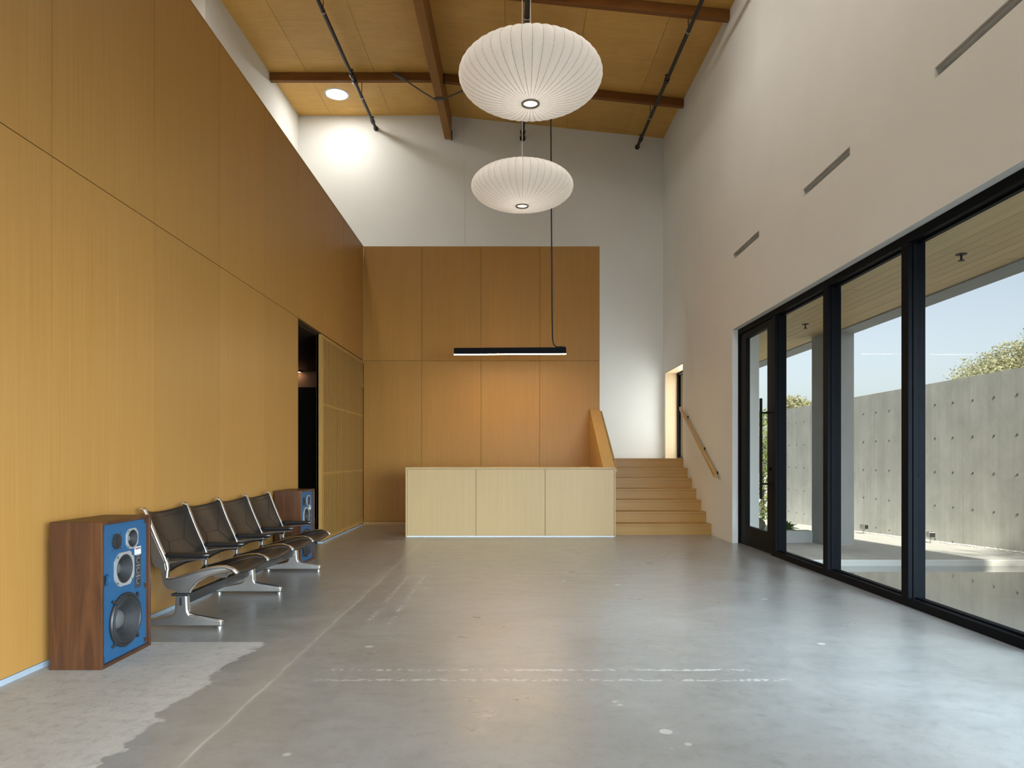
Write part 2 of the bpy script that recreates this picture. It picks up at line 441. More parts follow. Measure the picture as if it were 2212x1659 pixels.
def copy_tree(o, parent=None):
    c = o.copy(); C.objects.link(c); c.parent = parent
    for ch in list(o.children): copy_tree(ch, c)
    return c

# ---------------------------------------------------------------- layout constants (metres, camera at x=0 y=0)
XL, XR = -2.69, 3.12          # oak wall, white window wall
XU = -4.41                    # upper white wall behind the oak wall
YB, YW = 14.1, 12.34          # white end wall, oak end wall
YN = -7.0                     # wall behind the camera
ZS, ZT = 2.965, 5.02          # seam and top of the oak wall
XRG = -1.33                   # ridge
def zc(x, y):
    return (8.28 if x <= XRG else 8.27 - .104 * (x - XRG)) + .04 * (y - YB)

# ================================================================ FLOOR
fl = put('floor', MB().box(-5.6, XR + .16, YN, YB, -.15, 0), 'floor')
tag(fl, 'grey polished concrete floor with pale patch and dotted marks', 'floor', kind='structure')

# ================================================================ LEFT OAK WALL
wl_ = struct('wall_left', 'long oak veneer panelled wall behind the black seats', 'wall')
XB = XL - .03
put('backing', MB().box(XB - .10, XB, YN, 8.58, 0.03, ZT - .004), 'seamdark', wl_)
put('backing', MB().box(XB - .10, XB, 8.58, YW, ZS + .0, ZT - .004), 'seamdark', wl_)
seams = [-7.0, -6.31, -5.165, -4.02, -2.875, -1.73, -.585, .56, 1.705, 2.85, 3.99, 5.135, 6.28, 7.43, 8.575, 9.72, 10.865, YW]
g = .0028
for i in range(len(seams) - 1):
    a, b = seams[i] + g, seams[i + 1] - g
    if seams[i + 1] < 8.6: put('panel', MB().box(XB, XL, a, b, .035, ZS - g), 'oak_y', wl_)
    put('panel', MB().box(XB, XL, a, b, ZS + g, ZT), 'oak_y', wl_)
put('cap', MB().box(XB - .11, XL + .003, YN, YW, ZT, ZT + .012), 'oak_edge', wl_)
bb = put('baseboard_left', MB().box(XB, XL + .002, YN, 8.57, 0, .032), 'reveal')
tag(bb, 'thin grey metal strip along the foot of the oak wall', 'baseboard', kind='structure')
put('jamb', MB().box(XB - .10, XL - .001, 8.572, 8.584, 0, ZS), 'seamdark', wl_)
# low roof over the rooms behind the oak wall
lr = put('ceiling_side', MB().box(-5.6, XB - .10, YN, YB, ZT - .12, ZT - .02), 'white')
tag(lr, 'white roof of the side rooms behind the oak wall', 'ceiling', kind='structure')

# slatted sliding door
sd = tag(empty('slatted_door', (XL, 9.64, 0)), 'sliding oak door of narrow vertical slats beside the dark doorway', 'door')
SY = YW - 9.64
put('panel', MB().box(-.075, -.045, 0, SY, .03, ZS - .01), 'seamdark', sd)  # dark panel colour stands in for shade between the slats
put('rail', MB().box(-.045, -.0045, .075, SY - .002, .03, .07), 'oak_slat', sd)
put('rail', MB().box(-.045, -.0045, .075, SY - .002, ZS - .05, ZS - .012), 'oak_slat', sd)
put('stile', MB().box(-.075, .0, 0, .075, .03, ZS - .01), 'oak_slat', sd, bevel=.002)
slat_me = None
n_sl = 40; pitch = (SY - .085) / n_sl
for k in range(n_sl):
    y0 = .088 + k * pitch
    if slat_me is None:
        s0 = put('slat', MB().box(-.004, .0, 0, pitch * .46, .03, ZS - .012), 'oak_slat', sd, loc=(0, y0, 0)); slat_me = s0.data
    else: put('slat', slat_me, None, sd, loc=(0, y0, 0))
for zz in (.985, 1.97):
    put('rail', MB().box(-.018, -.0045, .075, SY - .002, zz - .014, zz + .014), 'oak_slat', sd)
put('bottom_track', MB().box(-.06, .01, 0, SY, .0, .022), 'reveal', sd)

# dark side room seen through the doorway
dr = struct('wall_side_room', 'dark side room seen through the doorway', 'wall')
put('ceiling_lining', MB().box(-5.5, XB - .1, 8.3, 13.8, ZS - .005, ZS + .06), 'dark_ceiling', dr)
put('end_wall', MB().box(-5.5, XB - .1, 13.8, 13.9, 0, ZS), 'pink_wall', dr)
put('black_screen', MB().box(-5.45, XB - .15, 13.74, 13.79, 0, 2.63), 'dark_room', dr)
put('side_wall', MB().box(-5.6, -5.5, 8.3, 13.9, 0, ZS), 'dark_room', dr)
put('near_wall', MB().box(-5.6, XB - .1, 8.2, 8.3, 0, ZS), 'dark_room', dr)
cv = tag(empty('cove_light', (-4.38, 13.72, 2.945)), 'small warm light glowing at the ceiling of the dark doorway room', 'light')
put('housing', MB().box(-.32, .16, -.06, .04, -.012, .012), 'dark_room', cv)
put('glow', MB().box(-.30, .12, -.045, .03, -.018, -.012), 'warm_cove', cv)

# ================================================================ OAK END WALL
wb = struct('wall_end', 'oak veneer panelled wall behind the reception desk', 'wall')
XE = 1.577
put('backing', MB().box(XL + .001, XE - .004, YW + .03, YW + .16, 0, ZT - .004), 'seamdark', wb)
sx = [XL, -1.636, -.565, .498, XE]
for i in range(4):
    a, b = sx[i] + (.004 if i == 0 else .0025), sx[i + 1] - (.0025 if i < 3 else 0)
    put('panel', MB().box(a, b, YW, YW + .03, .06, ZS - .0025), 'oak_x', wb)
    put('panel', MB().box(a, b, YW, YW + .03, ZS + .0025, ZT), 'oak_x', wb)
put('end_cap', MB().box(XE - .003, XE + .004, YW - .001, YW + .165, .06, ZT + .006), 'oak_edge', wb)
put('cap', MB().box(XL, XE, YW - .002, YW + .165, ZT, ZT + .012), 'oak_edge', wb)
put('back_lining', MB().box(XL, XE, YW + .16, YW + .17, 0, ZT), 'white', wb)
tr = put('baseboard_end', MB().box(XL, -1.0, YW - .012, YW + .03, 0, .055), 'oak_edge')
tag(tr, 'oak skirting at the foot of the wall behind the desk', 'baseboard', kind='structure')

# ================================================================ WHITE WALLS
we = struct('wall_back', 'high white end wall under the plywood ceiling', 'wall')
put('wall_panel', MB().prism([(-5.6, 0), (-.9535, 0), (-.9535, 8.6), (-5.6, 8.6)], YB, YB + .2, 1), 'white', we)
put('wall_panel', MB().prism([(-.9505, 0), (XR + .4, 0), (XR + .4, 8.6), (-.9505, 8.6)], YB, YB + .2, 1), 'white', we)
put('joint', MB().box(-.96, -.94, YB + .006, YB + .1, 0, 8.6), 'white', we)
wu = struct('wall_upper_left', 'white upper wall rising above the oak wall', 'wall')
put('wall_panel', MB().box(XU - .2, XU, 9.8, YB, ZT - .02, 8.6), 'white', wu)
put('wall_panel', MB().box(-5.6, -5.4, YN, 9.8, ZT - .02, 8.6), 'white', wu)
put('return', MB().box(-5.4, XU - .2, 9.8, 9.95, ZT - .02, 8.6), 'white', wu)

# right wall with slots, window recess and landing opening
wr = struct('wall_right', 'tall white wall above the black framed glazing', 'wall')
XO = XR + .38
WY0, WY1, WZ = -5.8, 9.69, 3.02
slots = [(8.63, 9.64), (6.31, 7.32), (4.03, 5.04), (1.73, 2.74), (-.57, .44)]
ZA, ZB_ = 4.0, 4.085
OY0, OY1, OZ = 12.455, 13.92, 2.947
def wpan(y0, y1, z0, z1): put('wall_panel', MB().box(XR, XO, y0, y1, z0, z1), 'white', wr)
wpan(YN, WY0, -.1, ZA); wpan(WY1, OY0, -.1, ZA); wpan(OY1, YB, -.1, ZA)
wpan(OY0, OY1, -.1, 1.2); wpan(OY0, OY1, OZ, ZA)
wpan(WY0, WY1, WZ, ZA)
wpan(YN, YB, ZB_, 8.6)
ys = [YN] + [q for s_ in sorted(slots) for q in s_] + [YB]
for i in range(0, len(ys), 2): wpan(ys[i], ys[i + 1], ZA, ZB_)
slot_mat = plain('slot_liner', (.35, .33, .29), .6)
for a, b in slots:
    put('slot_liner', MB().box(XR + .30, XO - .01, a, b, ZA + .001, ZB_ - .001), slot_mat, wr)
    put('slot_baffle', MB().box(XR + .012, XR + .018, a + .002, b - .002, ZB_ - .022, ZB_ - .001), slot_mat, wr)

# rear wall behind the camera as one solid panel
wrr = struct('wall_rear', 'white wall behind the viewer', 'wall')
put('wall_panel', MB().box(-5.6, XR + .4, YN - .2, YN, -.1, 8.6), 'white', wrr)

# ================================================================ CEILING
ce = struct('ceiling', 'high birch plywood ceiling sloping either side of the ridge beam', 'ceiling')
lx = [-5.6, -4.95, -3.73, -2.51, XRG]; rx = [XRG, -.11, 1.11, 2.33, XR + .06]
yy = [YN, -5.94, -3.32, -.70, 1.92, 4.54, 7.16, 9.78, 12.40, YB + .1]
for xs in (lx, rx):
    for i in range(len(xs) - 1):
        for j in range(len(yy) - 1):
            a, b, c, d = xs[i] + .0025, xs[i + 1] - .0025, yy[j] + .002, yy[j + 1] - .002
            e1, e2 = a + 1e-6 if xs is rx else a, b
            zf = (lambda X, Y: (8.28 + .04 * (Y - YB))) if xs is lx else (lambda X, Y: 8.27 - .104 * (X - XRG) + .04 * (Y - YB))
            lo = [(a, c, zf(a, c)), (b, c, zf(b, c)), (b, d, zf(b, d)), (a, d, zf(a, d))]
            put('plywood_sheet', MB().hexa(lo, [(p[0], p[1], p[2] + .02) for p in lo]), 'ply', ce)
lo = [(-5.6, YN, zc(-5, YN) + .024), (XRG, YN, zc(-2, YN) + .024), (XRG, YB + .2, zc(-2, YB + .2) + .024), (-5.6, YB + .2, zc(-5, YB + .2) + .024)]
put('deck', MB().hexa(lo, [(p[0], p[1], p[2] + .1) for p in lo]), 'seamdark', ce)
zf = lambda X, Y: 8.27 - .104 * (X - XRG) + .04 * (Y - YB)
lo = [(XRG, YN, zf(XRG, YN) + .024), (XR + .4, YN, zf(XR + .4, YN) + .024), (XR + .4, YB + .2, zf(XR + .4, YB + .2) + .024), (XRG, YB + .2, zf(XRG, YB + .2) + .024)]
put('deck', MB().hexa(lo, [(p[0], p[1], p[2] + .1) for p in lo]), 'seamdark', ce)

# ridge beam and purlins
rb = tag(empty('ridge_beam', (XRG, 7, 8)), 'long brown glulam ridge beam under the plywood ceiling', 'beam')
def beamY(x0, x1, y0, y1, h):
    a = [(x0, y0, zc(x0, y0) - h), (x1, y0, zc(x0, y0) - h), (x1, y1, zc(x0, y1) - h), (x0, y1, zc(x0, y1) - h)]
    return MB().hexa(a, [(p[0], p[1], zc(x0, p[1]) + .01) for p in a])
b_ = beamY(-1.39, -1.25, YN, YB - .02, .50)
put('timber', MB().add([(v[0] - XRG, v[1] - 7, v[2] - 8) for v in b_.v], b_.f), 'ridge', rb, bevel=.004)
put('hanger', MB().box(-1.25 - XRG, -1.235 - XRG, 7.02, 7.09, -.24, -.06), 'pipe', rb)
def purlin(y, x0, x1, label):
    r = tag(empty('purlin', (x0, y, 8)), label, 'beam', 'purlins under the plywood ceiling')
    h = .145; w = .09
    z0, z1 = (zc(x0, y), zc(x1 if x1 < 0 else x1, y)) if x0 < -2 else (zf(x0, y), zf(x1, y))
    a = [(0, 0, z0 - h - 8), (x1 - x0, 0, z1 - h - 8), (x1 - x0, w, z1 - h - 8), (0, w, z0 - h - 8)]
    put('timber', MB().hexa(a, [(p[0], p[1], p[2] + h - .001) for p in a]), 'beam', r, bevel=.006)
    return r
ORD = ['first', 'second', 'third', 'fourth', 'fifth', 'sixth', 'seventh', 'eighth']
for k, y in enumerate((12.40, 9.78, 7.16, 4.54, 1.92, -.7, -3.32, -5.94)):
    pl_ = purlin(y, -5.395 if y < 9.7 else XU, -1.39, 'dark brown cross beam left of the ridge beam, %s from the white end wall' % ORD[k])
    pr_ = purlin(y, -1.25, XR, 'dark brown cross beam right of the ridge beam, %s from the white end wall' % ORD[k])
    zq = zf(-1.25, y) - 8
    put('bracket', MB().box(.0, .022, -.012, .0, zq - .19, zq - .005), 'pipe', pr_)

# sprinkler pipes
def pipe(x, z, r, label, y0, fittings, hangers):
    p = tag(empty('sprinkler_pipe', (x, YB, z)), label, 'pipe', 'sprinkler pipes under the ceiling')
    sl = lambda y: .04 * (y - YB)
    put('pipe_run', MB().tube([(0, y0 - YB, sl(y0)), (0, -.001, 0)], r, 12), 'pipe', p, smooth=40)
    for y in fittings:
        q = (y - YB, sl(y))
        put('coupling', MB().tube([(0, q[0] - .05, q[1]), (0, q[0] + .05, q[1])], r * 1.45, 12), 'pipe', p, smooth=40)
        h = put('sprinkler_head', MB().tube([(0, q[0], q[1] + r * .5), (0, q[0], q[1] + r + .055)], .012, 8), 'pipe', p, smooth=40)
        put('deflector', MB().lathe([(.001, r + .05), (.030, r + .052), (.030, r + .060), (.001, r + .060)], 12, 'z', (0, q[0], q[1])), 'pipe', h)
    for y in hangers:
        q = (y - YB, sl(y)); zt = (zc(x, y) if x < XRG else zf(x, y)) - z
        hg = put('hanger_rod', MB().tube([(0, q[0], q[1] + r), (0, q[0], zt)], .007, 6), 'pipe', p)
        put('clevis', MB().lathe([(r * 1.12, -.014), (r * 1.28, -.014), (r * 1.28, .014), (r * 1.12, .014)], 14, 'y', (0, q[0], q[1])), 'zinc', hg)
    put('end_cap', MB().tube([(0, -.05, 0), (0, -.001, 0)], r * 1.6, 12), 'pipe', p, smooth=40)
    return p
pipe(-2.81, 8.0, .030, 'black sprinkler pipe over the oak wall, left of the ridge beam', YN, (13.75, 12.2, 11.95), (12.75, 10.15))
pipe(.215, 7.80, .037, 'black sprinkler pipe in the middle, above the white lamps', YN, (13.8,), (9.95,))
pipe(2.58, 7.62, .030, 'black sprinkler pipe beside the white window wall', YN, (13.7, 11.4), (12.75, 10.0))

# sagging cable across the ridge beam
cb = tag(empty('ceiling_cable', (-1.32, 12.33, 7.72)), 'grey brace cable strung under the ridge beam between cross beams', 'cable')
def rel(pts, o): return [(p[0] - o[0], p[1] - o[1], p[2] - o[2]) for p in pts]
CO = (-1.32, 12.33, 7.72)
put('cable_run', MB().tube(rel([(-2.16, 12.36, 8.17), (-1.92, 12.33, 8.02), (-1.62, 12.33, 7.82), (-1.50, 12.33, 7.745), (-1.41, 12.33, 7.69), (-1.24, 12.33, 7.69), (-1.12, 12.33, 7.74), (-.80, 12.33, 7.88), (-.30, 12.36, 8.07)], CO), .013, 8), 'cable', cb, smooth=60)
put('turnbuckle', MB().tube(rel([(-2.16, 12.34, 8.17), (-2.08, 12.33, 8.12), (-1.94, 12.32, 8.03), (-1.88, 12.32, 7.995)], CO), [.015, .03, .03, .015], 8), 'cable', cb, smooth=60)
put('clamp', MB().box(-.085, .085, -.03, .03, -.048, -.012), 'cable', cb, bevel=.006)

# ceiling daylight tubes
def light_tube(x, y, label):
    z = zc(x, y) if x < XRG else zf(x, y)
    t = tag(empty('daylight_tube', (x, y, z)), label, 'light', 'round daylight tubes in the ceiling')
    put('trim_ring', MB().lathe([(.20, -.002), (.20, -.012), (.235, -.012), (.24, -.002)], 40), 'whitestrip', t, smooth=40)
    put('diffuser', MB().lathe([(.001, -.014), (.12, -.012), (.20, -.006)], 40), 'tube_glow', t, smooth=40)
    t.rotation_euler = (R(2.3), 0, 0)
light_tube(-3.39, 13.2, 'round glowing daylight tube in the plywood ceiling near the end wall')
for x, y, w in [(x_, y_, '%s of the ridge, %s' % (a_, b_)) for x_, a_ in ((-3.2, 'left'), (1.6, 'right')) for y_, b_ in ((8.4, 'over the far lamp'), (5.8, 'over the near lamp'), (3.2, 'just ahead of the viewer'), (.6, 'above the viewer'))]:
    light_tube(x, y, 'added unseen fill tube in the ceiling, ' + w)  # extra tubes added out of view to brighten the room

# ================================================================ STAIRS, LANDING, GUARD
st = tag(empty('staircase', (2.35, 10.7, 0)), 'seven oak steps rising to the landing beside the reception desk', 'stairs')
RIS = 1.2 / 7; TR = .29
for k in range(7):
    y0 = k * TR; z1 = (k + 1) * RIS
    xa, xb = 1.58 - 2.35, XR - 2.35 - .001
    ye = (y0 + TR + .02) if k < 6 else y0 + .12
    put('tread', MB().box(xa, xb, y0 - .006, ye, z1 - .035, z1), 'oak_step', st, bevel=.003)
    put('riser', MB().box(xa, xb, y0, y0 + .02, k * RIS, z1 - .035), 'oak_step', st)
ld = put('floor_landing', MB().box(XL, XR, 12.44 + .12, YB, 1.05, 1.2), 'oak_step')
tag(ld, 'oak landing at the head of the steps', 'floor', kind='structure')

gw = tag(empty('stair_guard', (1.48, 11.4, 0)), 'sloping oak guard wall between the desk and the steps', 'guard wall')
gx0, gx1 = 1.395 - 1.48, XE - 1.48
put('guard_body', MB().prism([(10.47 - 11.4, 0), (YW - 11.4, 0), (YW - 11.4, 2.085), (YW - .06 - 11.4, 2.085), (10.47 - 11.4, 1.05)], gx0, gx1, 0), 'oak_guard', gw, bevel=.003)
hr = tag(empty('stair_handrail', (1.62, 12.4, 2.05)), 'short end of an oak handrail showing behind the sloping guard wall', 'handrail')
put('rail', MB().hexa([(-.02, -1.75, -1.06), (.025, -1.75, -1.06), (.025, .12, -.02), (-.02, .12, -.02)],
                      [(-.02, -1.75, -1.02), (.025, -1.75, -1.02), (.025, .12, .02), (-.02, .12, .02)]), 'rail_oak', hr, bevel=.004)
for q in (-1.5, -.2): put('bracket', MB().tube([(-.041, q, -.05 + q * .556 - .0), (.0, q, -.04 + q * .556)], .008, 6), 'black', hr)

# handrail on the right wall
wh = tag(empty('wall_handrail', (3.05, 11.3, 1.52)), 'slanting oak handrail on black brackets beside the steps', 'handrail')
def zr(y): return .936 + (y - 10.24) * (2.106 - .936) / (12.38 - 10.24)
a = [(-.022, 10.24 - 11.3, zr(10.24) - 1.52 - .03), (.022, 10.24 - 11.3, zr(10.24) - 1.52 - .03), (.022, 12.38 - 11.3, zr(12.38) - 1.52 - .03), (-.022, 12.38 - 11.3, zr(12.38) - 1.52 - .03)]
put('rail', MB().hexa(a, [(p[0], p[1], p[2] + .06) for p in a]), 'rail_oak', wh, bevel=.004)
for y in (10.36, 11.05, 12.1):
    z = zr(y) - 1.52
    br = put('bracket', MB().tube([(.0, y - 11.3, z - .035), (.0, y - 11.3, z - .055), (.05, y - 11.3, z - .06), (.066, y - 11.3, z - .03)], .008, 8), 'black', wh, smooth=60)
    put('wall_plate', MB().lathe([(.001, .06), (.022, .06), (.022, .069), (.001, .069)], 12, 'x', (0, y - 11.3, z - .02)), 'black', br)

# landing window: lining, frame, pane
w2 = struct('window_2', 'narrow oak lined window beside the landing', 'window')
put('lining', MB().box(XR - .003, XR + .38, OY1 - .02, OY1 + .001, 1.2, OZ), 'lining', w2)
put('lining', MB().box(XR - .003, XR + .38, OY0 - .001, OY0 + .02, 1.2, OZ), 'lining', w2)
put('lining', MB().box(XR - .003, XR + .38, OY0, OY1, OZ - .02, OZ + .001), 'lining', w2)
put('window_frame', MB().box(XR + .235, XR + .30, OY1 - .07, OY1 - .02, 1.2, OZ - .02), 'black', w2)
put('window_frame', MB().box(XR + .235, XR + .30, OY0 + .02, OY0 + .07, 1.2, OZ - .02), 'black', w2)
put('window_frame', MB().box(XR + .235, XR + .30, OY0 + .07, OY1 - .07, OZ - .06, OZ - .02), 'black', w2)
put('window_frame', MB().box(XR + .235, XR + .30, OY0 + .07, OY1 - .07, 1.2, 1.23), 'black', w2)
put('pane', MB().box(XR + .262, XR + .270, OY0 + .07, OY1 - .07, 1.23, OZ - .06), 'glass', w2)

# ================================================================ GLAZING
wg = struct('window_1', 'black framed floor to header glazing along the white wall', 'window')
XF, XG = 3.2, 3.275
mull = [8.41, 7.03, 5.616, 4.205, 2.80, 1.39, -.02, -1.43, -2.84, -4.25, WY0 + .1]
HT, SI = 2.945, .068
put('header', MB().box(XF, XF + .14, WY0, WY1, HT, WZ), 'black', wg, bevel=.003)
put('header_bead', MB().box(XG - .012, XG - .004, WY0, 8.41, HT - .018, HT), 'black', wg)
put('sill_rail', MB().box(XF, XF + .14, WY0, 8.43, 0.002, SI), 'black', wg, bevel=.003)
put('sill_bead', MB().box(XG - .025, XG - .004, WY0, 8.31, SI, SI + .012), 'black', wg)
for m in mull:
    mm = put('mullion', MB().box(XF, XF + .14, m - .10, m, SI, HT), 'black', wg, bevel=.003)
    put('glazing_bead', MB().box(XF + .035, XG - .004, m - .112, m - .10, SI, HT), 'black', mm)
for i in range(len(mull) - 1):
    put('pane', MB().box(XG, XG + .012, mull[i + 1], mull[i] - .10, SI, HT), 'glass', wg)
put('jamb', MB().box(XF, XF + .14, 9.64, WY1, 0, HT), 'black', wg)
put('wall_reveal', MB().box(XR + .001, XR + .38, WY1 - .012, WY1 + .0, 0, WZ), 'white', wg)
dd = struct('door_1', 'black framed glass entrance door at the far end of the glazing', 'door')
put('stile', MB().box(XF + .02, XF + .075, 9.40, 9.635, .01, HT - .01), 'blackdoor', dd, bevel=.003)
put('stile', MB().box(XF + .02, XF + .075, 8.42, 8.62, .01, HT - .01), 'blackdoor', dd, bevel=.003)
put('top_rail', MB().box(XF + .02, XF + .075, 8.62, 9.40, 2.85, HT - .01), 'blackdoor', dd)
put('bottom_rail', MB().box(XF + .02, XF + .075, 8.62, 9.40, .01, .27), 'blackdoor', dd)
put('pane', MB().box(XF + .045, XF + .055, 8.62, 9.40, .27, 2.85), 'glass', dd)
hd = put('pull_handle', MB().tube([(3.115, 8.55, .69), (3.115, 8.55, 1.95)], .0175, 10), 'blackdoor', dd, smooth=40)
for z in (.88, 1.77): put('standoff', MB().tube([(3.115, 8.55, z), (3.225, 8.53, z)], .011, 8), 'blackdoor', hd, smooth=40)
put('lock', MB().tube([(3.20, 8.51, 1.07), (3.225, 8.51, 1.07)], .022, 12), 'blackdoor', dd)

# ================================================================ RECEPTION DESK
dk = tag(empty('reception_desk', (-.025, 10.41, 0)), 'pale oak reception desk with three plain front panels', 'desk')
D0, D1 = -1.627 + .025, XE + .025
ZD = 1.06
GX = 1.393 + .025
put('countertop', MB().prism([(D0, 0), (D1, 0), (D1, .058), (GX, .058), (GX, .75), (D0, .75)], ZD - .022, ZD, 2), 'oak_desk', dk, bevel=.002)
put('end_panel', MB().box(D0, D0 + .022, .0, .75, .0, ZD - .022), 'oak_desk', dk, bevel=.002)
put('end_panel', MB().box(D1 - .022, D1, .0, .058, .0, ZD - .022), 'oak_desk', dk, bevel=.002)
for a, b in ((D0 + .026, -.557 + .025), (-.551 + .025, .501 + .025), (.507 + .025, D1 - .026)):
    put('front_panel', MB().box(a, b, .004, .03, .022, ZD - .026), 'oak_desk', dk)
put('carcass', MB().box(D0 + .022, D1 - .022, .03, .058, .02, ZD - .022), 'seamdark', dk)
put('kick_strip', MB().box(D0 + .022, D1 - .022, .006, .03, .001, .018), 'whitestrip', dk)
put('work_surface', MB().box(D0 + .022, D1 - .2, .06, .72, .72, .75), 'oak_desk', dk)

# ================================================================ LINEAR PENDANT
lp = tag(empty('linear_pendant', (-.035, 11.15, 2.93)), 'slim black linear pendant lamp over the reception desk', 'lamp')
LL = .915
put('housing', MB().box(-LL, LL, -.03, .03, -.028, .075), 'black', lp, bevel=.002)
put('light_strip', MB().box(-LL, LL, -.028, .028, -.034, -.028), 'led', lp)
zcb = zf(.65, 11.15) - 2.93
put('power_cord', MB().tube([(.905, 0, .078), (.83, 0, .088), (.76, 0, .085), (.715, 0, .12), (.695, 0, .22), (.690, 0, .6), (.688, 0, zcb)], .011, 8), 'cord_black', lp, smooth=60)
for q in (-.73, .73): put('suspension_wire', MB().tube([(q, 0, .07), (q, 0, zf(q, 11.15) - 2.93)], .0012, 4), 'zinc', lp)
lp.rotation_euler = (0, R(-.35), 0)

# ================================================================ BUBBLE LAMPS
def bubble(x, y, label):
    A, CZ = .635, .245; NR = 44
    root = tag(empty('bubble_lamp', (x, y, 4.645)), label, 'lamp', 'white bubble pendant lamps')
    H = 26; SEG = 8
    mb = MB()
    th0, th1 = -PI / 2 + .105, PI / 2 - .14
    def prof(t): return A * math.cos(t) ** .93, CZ * (1 if t < 0 else 1.0) * math.sin(t)
    n = NR * SEG
    for i in range(H + 1):
        t = th0 + (th1 - th0) * i / H
        r, z = prof(t)
        for k in range(n):
            ph = 2 * PI * k / n
            u = (k % SEG) / SEG
            s = abs(math.sin(PI * u)) ** .8 * .013 * (r / A) ** 1.2
            rr = r + s * math.cos(t) ** .5
            mb.v.append((rr * math.cos(ph), rr * math.sin(ph), z * (1 + s * 1.6)))
    for i in range(H):
        for k in range(n):
            mb.f.append((i * n + k, i * n + (k + 1) % n, (i + 1) * n + (k + 1) % n, (i + 1) * n + k))
    sh = put('shade', mb, 'shade', root, smooth=80)
    pts = [prof(th0 + (th1 - th0) * i / 20) for i in range(21)]
    rm = None
    for k in range(NR):
        if rm is None:
            o = put('rib', MB().tube([(r * 1.0005, 0, z * 1.001) for r, z in pts], .0020, 4), 'rib', sh); rm = o.data
        else: o = put('rib', rm, None, sh)
        o.rotation_euler = (0, 0, 2 * PI * k / NR)
    zb = prof(th0)[1]; rb_ = prof(th0)[0]
    put('bottom_ring', MB().lathe([(rb_ - .014, zb - .006), (rb_ - .010, zb - .012), (rb_ + .004, zb - .010), (rb_ + .006, zb), (rb_ - .012, zb + .002)], 40), 'ringmetal', root, smooth=40)
    put('opening_diffuser', MB().lathe([(.001, zb + .012), (rb_ - .012, zb + .004)], 32), 'lampglow', root, smooth=40)
    zt = prof(th1)[1]
    put('top_cap', MB().lathe([(.001, zt + .03), (.03, zt + .025), (prof(th1)[0], zt)], 32), 'ringmetal', root, smooth=40)
    zcl = zf(x, y) - 4.645
    cd = put('cord', MB().tube([(0, 0, zt + .02), (0, 0, zcl - .03)], .0045, 6), 'cord_white', root)
    put('ceiling_canopy', MB().lathe([(.06, zcl), (.06, zcl - .02), (.015, zcl - .04), (.001, zcl - .04)], 24), 'label_white', cd, smooth=40)
    ld_ = bpy.data.lights.new('lamp_bulb', 'POINT'); ld_.energy = 8; ld_.color = (1, .95, .89); ld_.shadow_soft_size = .08
    lo_ = bpy.data.objects.new('bulb', ld_); C.objects.link(lo_); lo_.parent = root
bubble(.165, 6.16, 'large white ribbed bubble lamp hanging nearer the viewer')
bubble(.127, 8.66, 'large white ribbed bubble lamp hanging farther from the viewer, over the hall')

